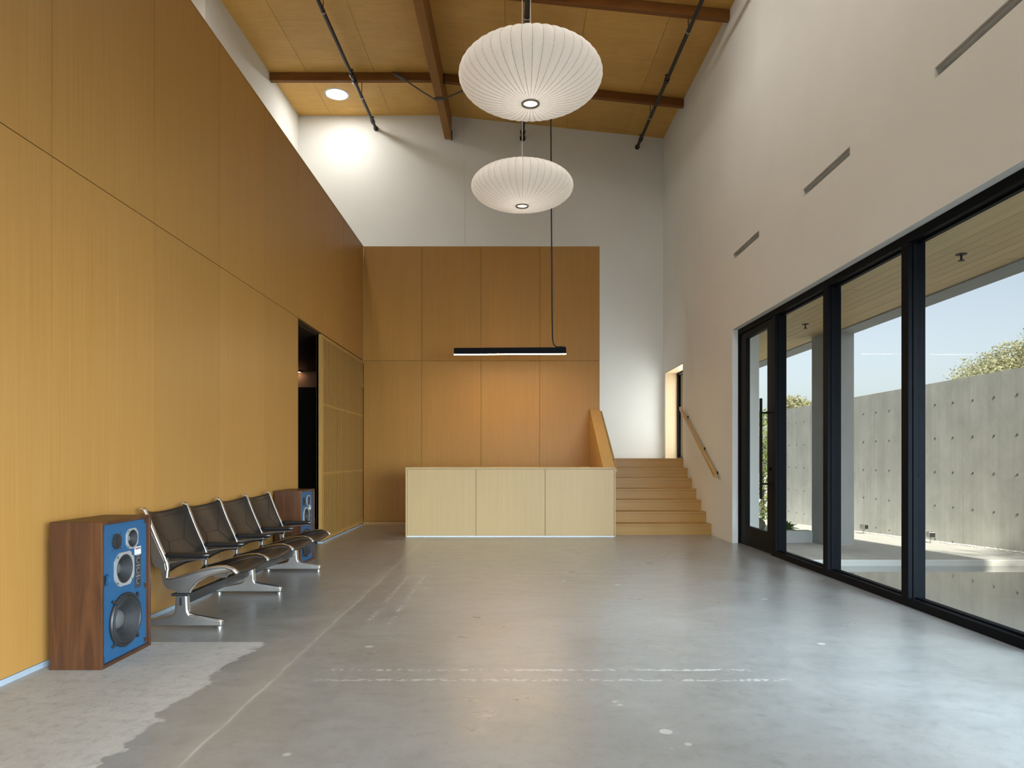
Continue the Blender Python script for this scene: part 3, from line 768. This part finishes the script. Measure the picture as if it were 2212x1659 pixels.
# ================================================================ SPEAKERS
def speaker(loc, label):
    t = tag(empty('loudspeaker', loc), label, 'loudspeaker', 'walnut loudspeakers by the oak wall')
    D, Wd, Hh, th = .30, .525, .838, .02          # x depth, y width, height
    cab = MB().box(0, D, 0, th, 0, Hh).box(0, D, Wd - th, Wd, 0, Hh).box(0, D, th, Wd - th, 0, th).box(0, D, th, Wd - th, Hh - th, Hh).box(0, .015, th, Wd - th, th, Hh - th)
    put('cabinet', cab, 'walnut', t, bevel=.0025)
    xb = D - .022
    HOLES = [(.262, .227, .1605), (.254, .535, .0865), (.338, .7075, .053), (.076, .497, .0335), (.179, .707, .038)]
    mbf = MB(); loops = [[(th, th), (Wd - th, th), (Wd - th, Hh - th), (th, Hh - th)]]
    for hy, hz, hr_ in HOLES: loops.append([(hy + hr_ * math.cos(2 * PI * k / 40), hz + hr_ * math.sin(2 * PI * k / 40)) for k in range(40)])
    flat = [p for lo_ in loops for p in lo_]
    tris = tessellate_polygon([[Vector((p[0], p[1], 0)) for p in lo_] for lo_ in loops])
    mbf.add([(xb, p[0], p[1]) for p in flat], tris)
    k0 = 4
    for lo_ in loops[1:]:
        mbf.add([(xb, p[0], p[1]) for p in lo_] + [(xb - .018, p[0], p[1]) for p in lo_], [(k, (k + 1) % 40, 40 + (k + 1) % 40, 40 + k) for k in range(40)])
    bf = put('baffle', mbf, 'blue', t)
    def ring(name, yc, zc_, prof, mat, par, n=40): return put(name, MB().lathe(prof, n, 'x', (xb, yc, zc_)), mat, par, smooth=30)
    # woofer
    wy, wz = .262, .227
    wf = ring('woofer', wy, wz, [(.160, .0), (.162, .012), (.155, .020), (.146, .020), (.141, .014)], 'basket', t, 48)
    cone_p = [(.141, .014), (.137, .020), (.131, .021), (.126, .014)]
    r = .126
    while r > .06:
        f = (r - .055) / .071
        cone_p += [(r, .012 - (1 - f) * .05), (r - .004, .0145 - (1 - f) * .05 - .001)]; r -= .0085
    cone_p += [(.058, -.040)]
    ring('cone', wy, wz, cone_p, 'cone', wf, 48)
    ring('dust_cap', wy, wz, [(.058, -.040), (.05, -.028), (.035, -.018), (.018, -.013), (.001, -.011)], 'dustcap', wf)
    for ang in (45, 135, 225, 315):
        ca, sa = math.cos(R(ang)), math.sin(R(ang))
        put('clamp', MB().tube([(xb + .012, wy + .155 * ca, wz + .155 * sa), (xb + .016, wy + .172 * ca, wz + .172 * sa), (xb + .004, wy + .192 * ca, wz + .192 * sa)], .009, 6), 'basket', wf, smooth=50)
    def octo(yc, zc_, a, c, x0, x1):
        p = [(a, c), (c, a), (-c, a), (-a, c), (-a, -c), (-c, -a), (c, -a), (a, -c)]
        inner = min(a, .86 * a)
        mb = MB(); n = 48
        # plate with a round hole
        outer = []
        for k in range(n):
            t_ = 2 * PI * (k + .5) / n; d = (math.cos(t_), math.sin(t_)); best = 9
            for i in range(8):
                q0, q1 = p[i], p[(i + 1) % 8]; ex, ey = q1[0] - q0[0], q1[1] - q0[1]
                den = d[0] * ey - d[1] * ex
                if abs(den) > 1e-9:
                    s_ = (q0[0] * ey - q0[1] * ex) / den
                    if s_ > 0: best = min(best, s_)
            outer.append((d[0] * best, d[1] * best))
        for lev in (x0, x1):
            for o_ in outer: mb.v.append((lev, yc + o_[0], zc_ + o_[1]))
        for k in range(n):
            t_ = 2 * PI * (k + .5) / n; mb.v.append((x1, yc + inner * math.cos(t_), zc_ + inner * math.sin(t_)))
        for k in range(n):
            t_ = 2 * PI * (k + .5) / n; mb.v.append((x0, yc + inner * .97 * math.cos(t_), zc_ + inner * .97 * math.sin(t_)))
        for L in range(3):
            for k in range(n): mb.f.append((L * n + k, L * n + (k + 1) % n, (L + 1) * n + (k + 1) % n, (L + 1) * n + k))
        return mb, inner
    def driver(name, yc, zc_, a, depth, cap, capmat):
        mb, inner = octo(yc, zc_, a, a * .55, xb, xb + .009)
        d = put(name, mb, 'spk_metal', t, smooth=30)
        pr = [(inner * .985, .008), (inner * .95, .010), (inner * .90, .004)]
        for k in range(6):
            f = k / 5; rr = inner * .88 * (1 - f) + cap * f
            pr += [(rr, .002 - depth * f), (rr - inner * .04, .004 - depth * f)]
        ring('cone', yc, zc_, pr, 'cone', d, 40)
        ring('dust_cap', yc, zc_, [(cap, -depth), (cap * .8, -depth + cap * .35), (cap * .4, -depth + cap * .55), (.001, -depth + cap * .6)], capmat, d, 28)
        for sy, sz in ((.76, .76), (-.76, .76), (.76, -.76), (-.76, -.76)):
            put('screw', MB().lathe([(a * .05, .009), (a * .05, .011), (.0005, .0115)], 10, 'x', (xb, yc + sy * a, zc_ + sz * a)), 'basket', d)
        return d
    driver('midrange', .254, .535, .101, .045, .036, 'dustcap')
    driver('upper_midrange', .338, .7075, .062, .024, .019, 'spk_metal')
    tw = ring('tweeter', .179, .707, [(.047, 0), (.047, .006), (.040, .008), (.001, .004)], 'basket', t, 32)
    put('slot', MB().box(xb + .004, xb + .0095, .179 - .005, .179 + .005, .707 - .034, .707 + .034), 'hole', tw)
    for sy, sz in ((1, 1), (-1, 1), (1, -1), (-1, -1)):
        put('screw', MB().lathe([(.0035, 0), (.0035, .002), (.0005, .002)], 8, 'x', (xb, .179 + sy * .043, .707 + sz * .046)), 'basket', tw)
    pt = ring('port', .076, .497, [(.037, .0005), (.037, .003), (.034, .003), (.033, .0008)], 'blue', t, 28)
    ring('port_opening', .076, .497, [(.034, -.002), (.033, -.06), (.001, -.06)], 'hole', pt, 28)
    cp = put('control_plate', MB().box(xb, xb + .002, .372, .442, .391, .597), 'plate', t)
    for z in (.563, .499, .433):
        kb = put('knob', MB().lathe([(.0125, .002), (.011, .012), (.001, .012)], 20, 'x', (xb, .407, z)), 'basket', cp, smooth=40)
        put('dial_arc', MB().lathe([(.0165, .0022), (.0165, .003), (.0148, .003), (.0148, .0022)], 20, 'x', (xb, .407, z)), 'print', cp)
        put('scale_line', MB().box(xb + .002, xb + .0026, .385, .432, z + .030, z + .0325), 'print', cp)
    lb = put('name_plate', MB().box(xb, xb + .0022, .372, .442, .599, .648), 'label_white', t)
    put('red_mark', MB().box(xb + .0022, xb + .0028, .378, .390, .630, .642), 'label_red', lb)
    put('name_bar', MB().box(xb + .0022, xb + .0028, .392, .438, .632, .642), 'plate', lb)
    for i_ in range(7): put('name_bar_mark', MB().box(xb + .0028, xb + .0031, .396 + i_ * .0055, .399 + i_ * .0055, .635, .639), 'print', lb)
    for y, z in ((.040, .798), (.040, .461), (.040, .045), (.482, .802), (.482, .392), (.482, .045)):
        put('grille_socket', MB().box(xb, xb + .006, y - .011, y + .011, z - .014, z + .014), 'basket', t, bevel=.003)
    return t
sp1 = speaker((-2.622, 3.865, 0), 'big walnut loudspeaker with blue front at the near end of the seats')
sp2 = copy_tree(sp1); sp2.location = (-2.66, 7.63, 0)
sp2['label'] = 'walnut loudspeaker with blue front at the far end, by the dark doorway'

# ================================================================ TANDEM SEATING
SP = (-2.33, 6.03, 0)
ts = tag(empty('tandem_seating', SP), 'four seat row of black leather slings on polished aluminium frames', 'bench')
Y0, PT = 4.81 - SP[1], .6095
def L(p): return (p[0] - SP[0], p[1])
back_path = [(-2.612, .838), (-2.600, .846), (-2.585, .832), (-2.560, .770), (-2.525, .680), (-2.487, .590), (-2.455, .520), (-2.432, .465), (-2.424, .425), (-2.430, .395)]
seat_path = [(-2.437, .352), (-2.40, .350), (-2.335, .366), (-2.25, .392), (-2.16, .418), (-2.08, .434), (-2.02, .436), (-1.97, .420), (-1.942, .396)]
web = [(-2.545, .55), (-2.535, .47), (-2.515, .435), (-2.478, .428), (-2.468, .38), (-2.458, .32), (-2.43, .285), (-2.372, .267), (-2.36, .252), (-2.28, .252), (-2.262, .277), (-2.215, .335), (-2.144, .372), (-2.05, .404), (-1.99, .412),
       (-2.0, .428), (-2.08, .430), (-2.25, .388), (-2.40, .345), (-2.432, .352), (-2.436, .40), (-2.445, .47), (-2.49, .57), (-2.53, .66), (-2.56, .74), (-2.585, .80), (-2.575, .70)]
fr_o = None
for i in range(5):
    y = Y0 + PT * i
    if fr_o is None:
        fr_o = put('side_frame', MB().prism([L(p) for p in web], -.008, .008, 1), 'alu_dull', ts, loc=(0, y, 0), bevel=.002)
        k1 = [put('back_rail', MB().tube([(L(p)[0], 0, p[1]) for p in back_path], .0135, 10, flat=1.35), 'alu', fr_o, smooth=60),
              put('seat_rail', MB().tube([(L(p)[0], 0, p[1]) for p in seat_path] + [(L((-1.936, 0))[0], 0, .390), (L((-1.933, 0))[0], 0, .386)], [.0125] * 7 + [.0145, .016, .014, .007], 10, flat=1.35), 'alu', fr_o, smooth=60),
              put('post', MB().tube([(L((-2.432, 0))[0], 0, .40), (L((-2.436, 0))[0], 0, .345)], .013, 10), 'alu', fr_o, smooth=60),
              put('edge_flange', MB().tube([(L(p)[0], 0, p[1]) for p in ((-2.272, .257), (-2.250, .292), (-2.215, .333), (-2.144, .372), (-2.05, .402), (-1.985, .412))], .0085, 8, flat=1.6), 'alu', fr_o, smooth=60),
              put('arm_bracket', MB().tube([(L(p)[0], 0, p[1]) for p in ((-2.445, .468), (-2.40, .470), (-2.30, .484), (-2.145, .492))], [.012, .010, .008, .007], 8), 'alu', fr_o, smooth=60)]
    else:
        f = put('side_frame', fr_o.data, None, ts, loc=(0, y, 0)); m = f.modifiers.new('bevel', 'BEVEL'); m.width = .002; m.segments = 2
        for q in k1: put(q.name.split('.')[0], q.data, None, f)
def along(path, t):
    seg = [math.dist(path[i], path[i + 1]) for i in range(len(path) - 1)]; d = t * sum(seg)
    for i, s_ in enumerate(seg):
        if d <= s_ or i == len(seg) - 1:
            q = d / s_; return (path[i][0] + (path[i + 1][0] - path[i][0]) * q, path[i][1] + (path[i + 1][1] - path[i][1]) * q)
        d -= s_
bp = back_path[2:]
def back_s(u, v):            # u across (0 near .. 1 far), v from top to bottom
    p = along(bp, v); w = 4 * u * (1 - u); ww = w ** .8
    x = p[0] - .050 * ww * (1 - .35 * v) + .03 * max(0, v - .86) / .14 * w
    z = p[1] - .030 * ww * (1 - v) ** 2 + .022 * w * max(0, v - .6) / .4
    return Vector((x - SP[0], .012 + u * (PT - .024), z))
def seat_s(u, v):            # v from back to front
    p = along(seat_path, v); w = 4 * u * (1 - u); ww = w ** .8
    return Vector((p[0] - SP[0] - .012 * w * max(0, v - .9) / .1, .012 + u * (PT - .024), p[1] - .045 * ww * (1 - .3 * v)))
def on(fn, pts, r=.0035, lift=.006, n=10):
    out = []
    for a, b in zip(pts[:-1], pts[1:]):
        for k in range(n):
            t = k / n; out.append((a[0] + (b[0] - a[0]) * t, a[1] + (b[1] - a[1]) * t))
    out.append(pts[-1])
    res = []
    for u, v in out:
        p = fn(u, v); d = .01
        du = fn(min(u + d, 1), v) - fn(max(u - d, 0), v); dv = fn(u, min(v + d, 1)) - fn(u, max(v - d, 0))
        nn = du.cross(dv).normalized()
        if nn.x < 0 and fn is back_s: nn = -nn
        if nn.z < 0 and fn is seat_s: nn = -nn
        res.append(p + nn * lift)
    return MB().tube(res, r, 6)
bk = st_ = None
B_SEAMS = [[(.0, .10), (1., .10)], [(.04, .12), (.33, .56), (.30, .985)], [(.96, .12), (.67, .56), (.70, .985)], [(.33, .56), (.67, .56)]]
B_SEAMS[1] = [(.03, .14), (.30, .56), (.04, .97)]; B_SEAMS[2] = [(.97, .14), (.70, .56), (.96, .97)]; B_SEAMS[3] = [(.30, .56), (.70, .56)]
S_SEAMS = [[(.03, .08), (.30, .5), (.04, .92)], [(.97, .08), (.70, .5), (.96, .92)], [(.30, .5), (.70, .5)]]
for i in range(4):
    y = Y0 + PT * i
    if bk is None:
        bk = put('back_sling', MB().grid(back_s, 20, 24), 'leather', ts, loc=(0, y, 0), smooth=80, solid=.014)
        bs = [put('seam', on(back_s, q, .003, .0075), 'seam', bk) for q in B_SEAMS]
        st_ = put('seat_sling', MB().grid(seat_s, 20, 24), 'leather', ts, loc=(0, y, 0), smooth=80, solid=.016)
        ss = [put('seam', on(seat_s, q, .003, .0085), 'seam', st_) for q in S_SEAMS]
    else:
        for src, subs, nm in ((bk, bs, 'back_sling'), (st_, ss, 'seat_sling')):
            o = src.copy(); C.objects.link(o); o.parent = ts; o.location = (0, y, 0)
            for q in subs: put('seam', q.data, None, o)
# arm pads
def pad():
    mb = MB(); n = 14; sec = 12
    for i in range(n + 1):
        t = i / n; x = -2.445 + .315 * t
        e_ = min(1, math.sqrt(max(0, 1 - (max(0, abs(t - .5) - .42) / .08) ** 2)))
        hw = .027 * (.35 + .65 * e_); hh = .024 * (.40 + .60 * e_) * (1 - .25 * t)
        zc_ = .516 + .002 * t
        for k in range(sec):
            a_ = 2 * PI * k / sec; ca, sa = math.cos(a_), math.sin(a_)
            mb.v.append((x - SP[0], hw * math.copysign(abs(ca) ** .7, ca), zc_ + hh * math.copysign(abs(sa) ** .7, sa)))
    for i in range(n):
        for k in range(sec): mb.f.append((i * sec + k, i * sec + (k + 1) % sec, (i + 1) * sec + (k + 1) % sec, (i + 1) * sec + k))
    mb.f.append(tuple(range(sec))); mb.f.append(tuple(n * sec + k for k in range(sec)))
    return mb
pd = None
for i in range(5):
    y = Y0 + PT * i
    if pd is None: pd = put('arm_pad', pad(), 'urethane', ts, loc=(0, y, 0), smooth=50)
    else: put('arm_pad', pd.data, None, ts, loc=(0, y, 0))
# pedestals
ped = [(-.285, .020), (.285, .020), (.288, .052), (.270, .062), (.10, .088), (.058, .100), (.044, .125), (.038, .235), (-.038, .235), (-.044, .125), (-.058, .100), (-.10, .088), (-.270, .062), (-.288, .052)]
po = None
for yw in (4.82, 6.05, 7.27):
    y = yw - SP[1]
    if po is None:
        po = put('pedestal', MB().prism(ped, -.022, .022, 1), 'alu_dull', ts, loc=(0, y, 0), bevel=.008, seg=3)
        pk = [put('glide', MB().lathe([(.018, .0), (.018, .016), (.010, .022)], 14, 'z', (q, 0, 0), True), 'zinc', po) for q in (-.265, .265)]
        pk += [put('slot', MB().box(-.009, .009, -.0235, .0235, .165, .222), 'basket', po)]
        pk += [put('beam_saddle', MB().box(-.062, .062, -.034, .034, .232, .250), 'basket', po, bevel=.004)]
        pk += [put('column_flange', MB().tube([(.040, 0, .235), (.045, 0, .13), (.056, 0, .104), (.10, 0, .090), (.20, 0, .074), (.272, 0, .061), (.284, 0, .048)], .0075, 8, flat=2.6), 'alu', po, smooth=60)]
    else:
        o = po.copy(); C.objects.link(o); o.parent = ts; o.location = (0, y, 0)
        for q in pk:
            c_ = q.copy(); C.objects.link(c_); c_.parent = o
put('beam', MB().box(-.022, .022, 4.845 - SP[1], 7.245 - SP[1], .165, .232), 'beamblack', ts, bevel=.003)

# ================================================================ OUTSIDE
def gz(y): return .042 - .043 * (y - 7.8)
pv = struct('floor_terrace', 'pale concrete terrace outside the glazing', 'paving')
XT0 = XO - .1
lo = [(XT0, 7.8, gz(7.8) - .12), (6.52, 7.8, gz(7.8) - .12), (6.52, 30, gz(30) - .12), (XT0, 30, gz(30) - .12)]
put('slab', MB().hexa(lo, [(p[0], p[1], p[2] + .12) for p in lo]), 'paving', pv, bevel=.012)
wp = put('floor_pool', MB().box(XT0, 6.52, -12, 7.8, -.12, -.03), 'wet')
tag(wp, 'wet reflecting paving outside, below the terrace edge', 'pool', kind='structure')
gr = put('ground_far', MB().box(XT0, 90, -60, 120, -1.6, -1.3), 'planter')
tag(gr, 'flat ground beyond the garden wall', 'ground', kind='structure')

# canopy
cn = struct('ceiling_canopy', 'boarded soffit and concrete edge of the entrance canopy', 'canopy')
XC0, XC1, XC2 = XF + .145, 4.59, 4.89
CY0, CY1 = -5.8, 17.0
put('roof_slab', MB().box(XC0, XC2, CY0, CY1, 3.03, 3.35), 'conc_col', cn)
put('edge_beam', MB().box(XC1, XC2, CY0, CY1, 2.985, 3.03), 'conc_col', cn)
M['soffit'] = veneer('cedar_soffit', (.80, .60, .34), (.70, .50, .25), 0, .125, .10, 1, .5, 'y')
nb = 10; bw = (XC1 - XC0) / nb
for i in range(nb):
    y = CY0 - random.random() * 2.2
    while y < CY1:
        y2 = y + 3.0 + random.random() * .8
        a, b = max(y, CY0) + .002, min(y2, CY1) - .002
        if b > a + .05: put('soffit_board', MB().box(XC0 + i * bw + .0018, XC0 + (i + 1) * bw - .0018, a, b, 3.0 + random.uniform(-.001, .001), 3.022), 'soffit', cn)
        y = y2
co = put('canopy_column', MB().box(-.185, .185, 0, .54, -.15, 3.03), 'conc_col', bevel=.008, loc=(4.675, 9.70, 0))
tag(co, 'square concrete column holding up the canopy', 'column')
pr = put('wall_pier', MB().box(3.52, 4.17, 11.8, 12.1, -.4, 3.0), 'conc_col', bevel=.008)
tag(pr, 'concrete pier of the building beyond the glass door', 'wall', kind='structure')
def head(x, y, label):
    h = tag(empty('soffit_sprinkler', (x, y, 3.0)), label, 'sprinkler', 'sprinkler heads in the canopy soffit')
    put('escutcheon', MB().lathe([(.045, 0), (.043, -.006), (.014, -.012), (.001, -.012)], 20), 'basket', h, smooth=30)
    put('stem', MB().tube([(0, 0, -.010), (0, 0, -.055)], .009, 8), 'basket', h)
    put('deflector', MB().lathe([(.001, -.054), (.026, -.054), (.026, -.060), (.001, -.060)], 16), 'basket', h)
def at_z(px, py, z): 
    y = 1475 * (z - 1.2) / (990 - py); return (px - 1106.5) / 1475 * y, y
for px, py, w in ((1740, 700, 'farther along the canopy, beyond the second pane'), (2077, 549, 'nearer in the canopy, beyond the widest pane')):
    x, y = at_z(px, py, 3.0); head(x, y, 'small sprinkler head in the soffit, ' + w)

# garden wall
gw_ = struct('wall_garden', 'tall board marked concrete garden wall beyond the terrace', 'wall')
XGW = 6.5; GT = 2.36
edges = [16.26, 14.97, 12.41, 9.85, 7.29, 4.73, 2.17, -.39, -2.95]
hole_me = None
for i in range(len(edges) - 1):
    a, b = edges[i + 1] + .004, edges[i] - .004
    pn = put('wall_panel', MB().box(XGW, XGW + .25, a, b, -1.4, GT), 'conc_wall', gw_)
    if b < 7.0: continue
    ncol = round((b - a) / .427)
    for c_ in range(ncol):
        for r_ in range(5):
            y = a + (c_ + .5) * (b - a) / ncol; z = GT - .34 - r_ * .515
            if hole_me is None:
                o = put('tie_hole', MB().lathe([(.012, .004), (.014, .001), (.016, .004), (.014, .005), (.012, .004), (.011, .006), (.001, .006)], 10, 'x'), 'rubber', pn, loc=(XGW - .005, y, z)); hole_me = o.data
            else: put('tie_hole', hole_me, None, pn, loc=(XGW - .005, y, z))
put('wall_core', MB().box(XGW + .03, XGW + .22, edges[-1], edges[0] - .01, -1.4, GT - .01), 'gravel', gw_)

# white pebble strip along the wall foot (uncountable)
mb = MB()
for k in range(900):
    y = random.uniform(7.9, 13.2); x = XGW - abs(random.gauss(0, .05)) - .035; z = gz(y) + .008; s = random.uniform(.008, .02)
    mb.lathe([(.001, -s * .5), (s, 0), (.001, s * .6)], 5, 'z', (x, y, z))
pb = put('pebbles', mb, 'pebble'); tag(pb, 'strip of white pebbles along the foot of the garden wall', 'pebbles', kind='stuff')

# ground spot lights
def spot(x, y, rz, label):
    z = gz(y)
    s = tag(empty('garden_spotlight', (x, y, z), rz), label, 'spotlight', 'spotlights at the garden wall')
    put('stake', MB().tube([(0, 0, 0), (0, 0, .07)], .010, 8), 'zinc', s)
    put('knuckle', MB().lathe([(.001, -.02), (.018, -.02), (.018, .02), (.001, .02)], 12, 'x', (0, 0, .078)), 'zinc', s)
    hd_ = put('lamp_head', MB().box(-.05, .06, -.045, .045, .085, .165), 'zinc', s, bevel=.008)
    put('lens', MB().box(.06, .064, -.038, .038, .092, .158), 'basket', hd_)
spot(6.28, 12.2, R(-70), 'small metal spotlight at the wall foot, right beside the column')
spot(6.22, 10.15, R(-100), 'small metal spotlight at the wall foot, beyond the widest pane')

# planter with succulents
pn_ = tag(empty('planter', (4.0, 10.2, 0)), 'low concrete planter curb with dark gravel by the column', 'planter')
gq = gz(10.2)
put('curb', MB().box(-.48, .49, 0, .16, gq - .1, .115), 'planter', pn_, bevel=.006)
put('gravel_bed', MB().hexa([(-.48, .16, gq - .3), (.49, .16, gq - .3), (.49, 1.59, gq - .3), (-.48, 1.59, gq - .3)], [(-.48, .16, .085), (.49, .16, .085), (.49, 1.59, .013), (-.48, 1.59, .013)]), 'gravel', pn_)
mb = MB()
for k in range(1500):
    x = random.uniform(3.55, 4.46); y = random.uniform(10.38, 11.76); z = .085 - (y - 10.36) * .0506; s = random.uniform(.008, .02)
    mb.lathe([(.001, -s * .5), (s, 0), (.001, s * .6)], 5, 'z', (x - 4.0, y - 10.2, z))
o = put('gravel_stones', mb, 'pebble', pn_); o['kind'] = 'stuff'

def rosette(name, x, y, z, n, length, width, mat, label, up0=.2, up1=1.3, cat='plant', group=None, cup=.25):
    r = tag(empty(name, (x, y, z)), label, cat, group)
    for k in range(n):
        f = k / max(1, n - 1); az = k * 2.39996; el = up0 + (up1 - up0) * f ** .9
        Ln = length * (1 - .35 * f) * random.uniform(.9, 1.08)
        def fn(u, v, el=el, Ln=Ln):
            w = width * (math.sin(PI * min(1, (.12 + .88 * v) ** .8)) ** .7 + .15 * (1 - v)) * (1 - v ** 6)
            d = v * Ln; bend = el - .25 * v
            return Vector((d * math.cos(bend), (u - .5) * 2 * w, d * math.sin(bend) + cup * (u - .5) ** 2 * 4 * w))
        mb = MB().grid(fn, 4, 8)
        o = put('leaf', mb, mat, r, smooth=60, solid=.008); o.rotation_euler = (0, 0, az)
    put('core', MB().lathe([(.03, 0), (.05, .03), (.03, .08), (.001, .09)], 10), mat, r)
    return r
rosette('succulent', 4.27, 10.72, .07, 30, .24, .045, 'succ_green', 'bright green succulent rosette in the gravel, seen past the door frame')
rosette('agave', 3.90, 11.36, .03, 20, .38, .04, 'agave_grey', 'large grey green agave behind the glass door', .1, 1.2)
rosette('agave', 4.40, 11.20, .05, 14, .20, .02, 'agave_grey', 'small silvery agave with thin leaves next to the green succulent', .05, .6)
bc = tag(empty('barrel_cactus', (3.79, 10.62, .06)), 'round pale barrel cactus at the bottom of the glass door', 'cactus')
mb = MB(); n = 48
for i in range(13):
    t = i / 12 * PI * .93 + .02
    for k in range(n):
        r_ = .13 * math.sin(t) * (1 + .09 * math.cos(k / n * 2 * PI * 16)); a_ = 2 * PI * k / n
        mb.v.append((r_ * math.cos(a_), r_ * math.sin(a_), .11 - .12 * math.cos(t) * -1 if False else .11 + .12 * math.cos(t)))
for i in range(12):
    for k in range(n): mb.f.append((i * n + k, i * n + (k + 1) % n, (i + 1) * n + (k + 1) % n, (i + 1) * n + k))
cbod = put('cactus_body', mb, 'dry', bc, smooth=70)

# foliage
def leaves(n, fn, size):
    mb = MB()
    for k in range(n):
        p = fn(); s = size * random.uniform(.6, 1.3)
        a_ = Vector((random.gauss(0, 1), random.gauss(0, 1), random.gauss(0, .7))).normalized()
        b = a_.cross(Vector((random.gauss(0, 1), random.gauss(0, 1), random.gauss(0, 1)))).normalized()
        c_ = a_.cross(b) * .25
        P = Vector(p)
        mb.add([P - a_ * s, P + b * s * .45 + c_ * s, P + a_ * s, P - b * s * .45 + c_ * s], [(0, 1, 2), (0, 2, 3)])
    return mb
def tree(x, y, z0, h, rx, rz, n, label, leafsize=.09, mat='leaf_tree', name='tree'):
    t = tag(empty(name, (x, y, z0)), label, 'tree', 'trees beyond the garden wall')
    put('trunk', MB().tube([(0, 0, 0), (.05, .02, h * .45), (-.03, .05, h * .75), (0, 0, h)], [.16, .11, .07, .02], 8), 'bark', t, smooth=60)
    cl = []
    for k in range(16):
        a_ = random.uniform(0, 2 * PI); rr = math.sqrt(random.random()) * rx * .8
        cl.append((rr * math.cos(a_), rr * math.sin(a_), h - rz * .3 + random.uniform(-.6, .6) * rz, random.uniform(.3, .55) * rx))
    for q in cl[:9]:
        put('branch', MB().tube([(0, 0, h * .5), (q[0] * .5, q[1] * .5, (h * .5 + q[2]) / 2 + .1), (q[0], q[1], q[2])], [.06, .04, .012], 6), 'bark', t, smooth=60)
    def fn():
        q = random.choice(cl); v = Vector((random.gauss(0, 1), random.gauss(0, 1), random.gauss(0, 1))).normalized() * q[3] * random.uniform(.55, 1.05)
        return (q[0] + v.x, q[1] + v.y, q[2] + v.z * .75)
    f = put('foliage', leaves(n, fn, leafsize), mat, t); f['kind'] = 'stuff'
    return t
tree(12.15, 15.8, -1.3, 5.15, 1.8, 1.3, 26000, 'broad pale green tree rising over the right end of the garden wall', .038)
tree(8.69, 12.9, -1.3, 3.82, .4, .26, 2000, 'small tree crown peeping over the garden wall beside the taller tree', .045)
tree(11.5, 27.0, -1.3, 4.4, 1.2, .6, 9000, 'distant low tree over the far end of the garden wall, left of the column', .06)
tree(6.95, -1.0, -1.3, 8.6, 2.7, 1.8, 6000, 'tall tree behind the near end of the garden wall, outside the view', .09)
def hedge(x, y, rx, ry, h, n, label):
    t = tag(empty('hedge_bush', (x, y, gz(y))), label, 'bush', 'green bushes at the end of the garden wall')
    put('stem', MB().tube([(0, 0, -.3), (0, 0, h * .7)], [.06, .02], 6), 'bark', t)
    def fn():
        a_ = random.uniform(0, 2 * PI); rr = random.uniform(.7, 1.02); z = random.random()
        s = 1 - .35 * z ** 3
        return (rx * rr * s * math.cos(a_), ry * rr * s * math.sin(a_), z * h + random.gauss(0, .05))
    f = put('foliage', leaves(n, fn, .05), 'leaf_hedge', t); f['kind'] = 'stuff'
hedge(6.75, 18.4, .75, 1.0, 2.9, 6000, 'tall green bush where the garden wall ends')
hedge(6.3, 20.4, .8, .8, 2.7, 10000, 'green bush seen through the glass door behind the handle')
hedge(4.9, 18.0, .85, .8, 2.2, 10000, 'green bush seen through the glass door beside the pier')
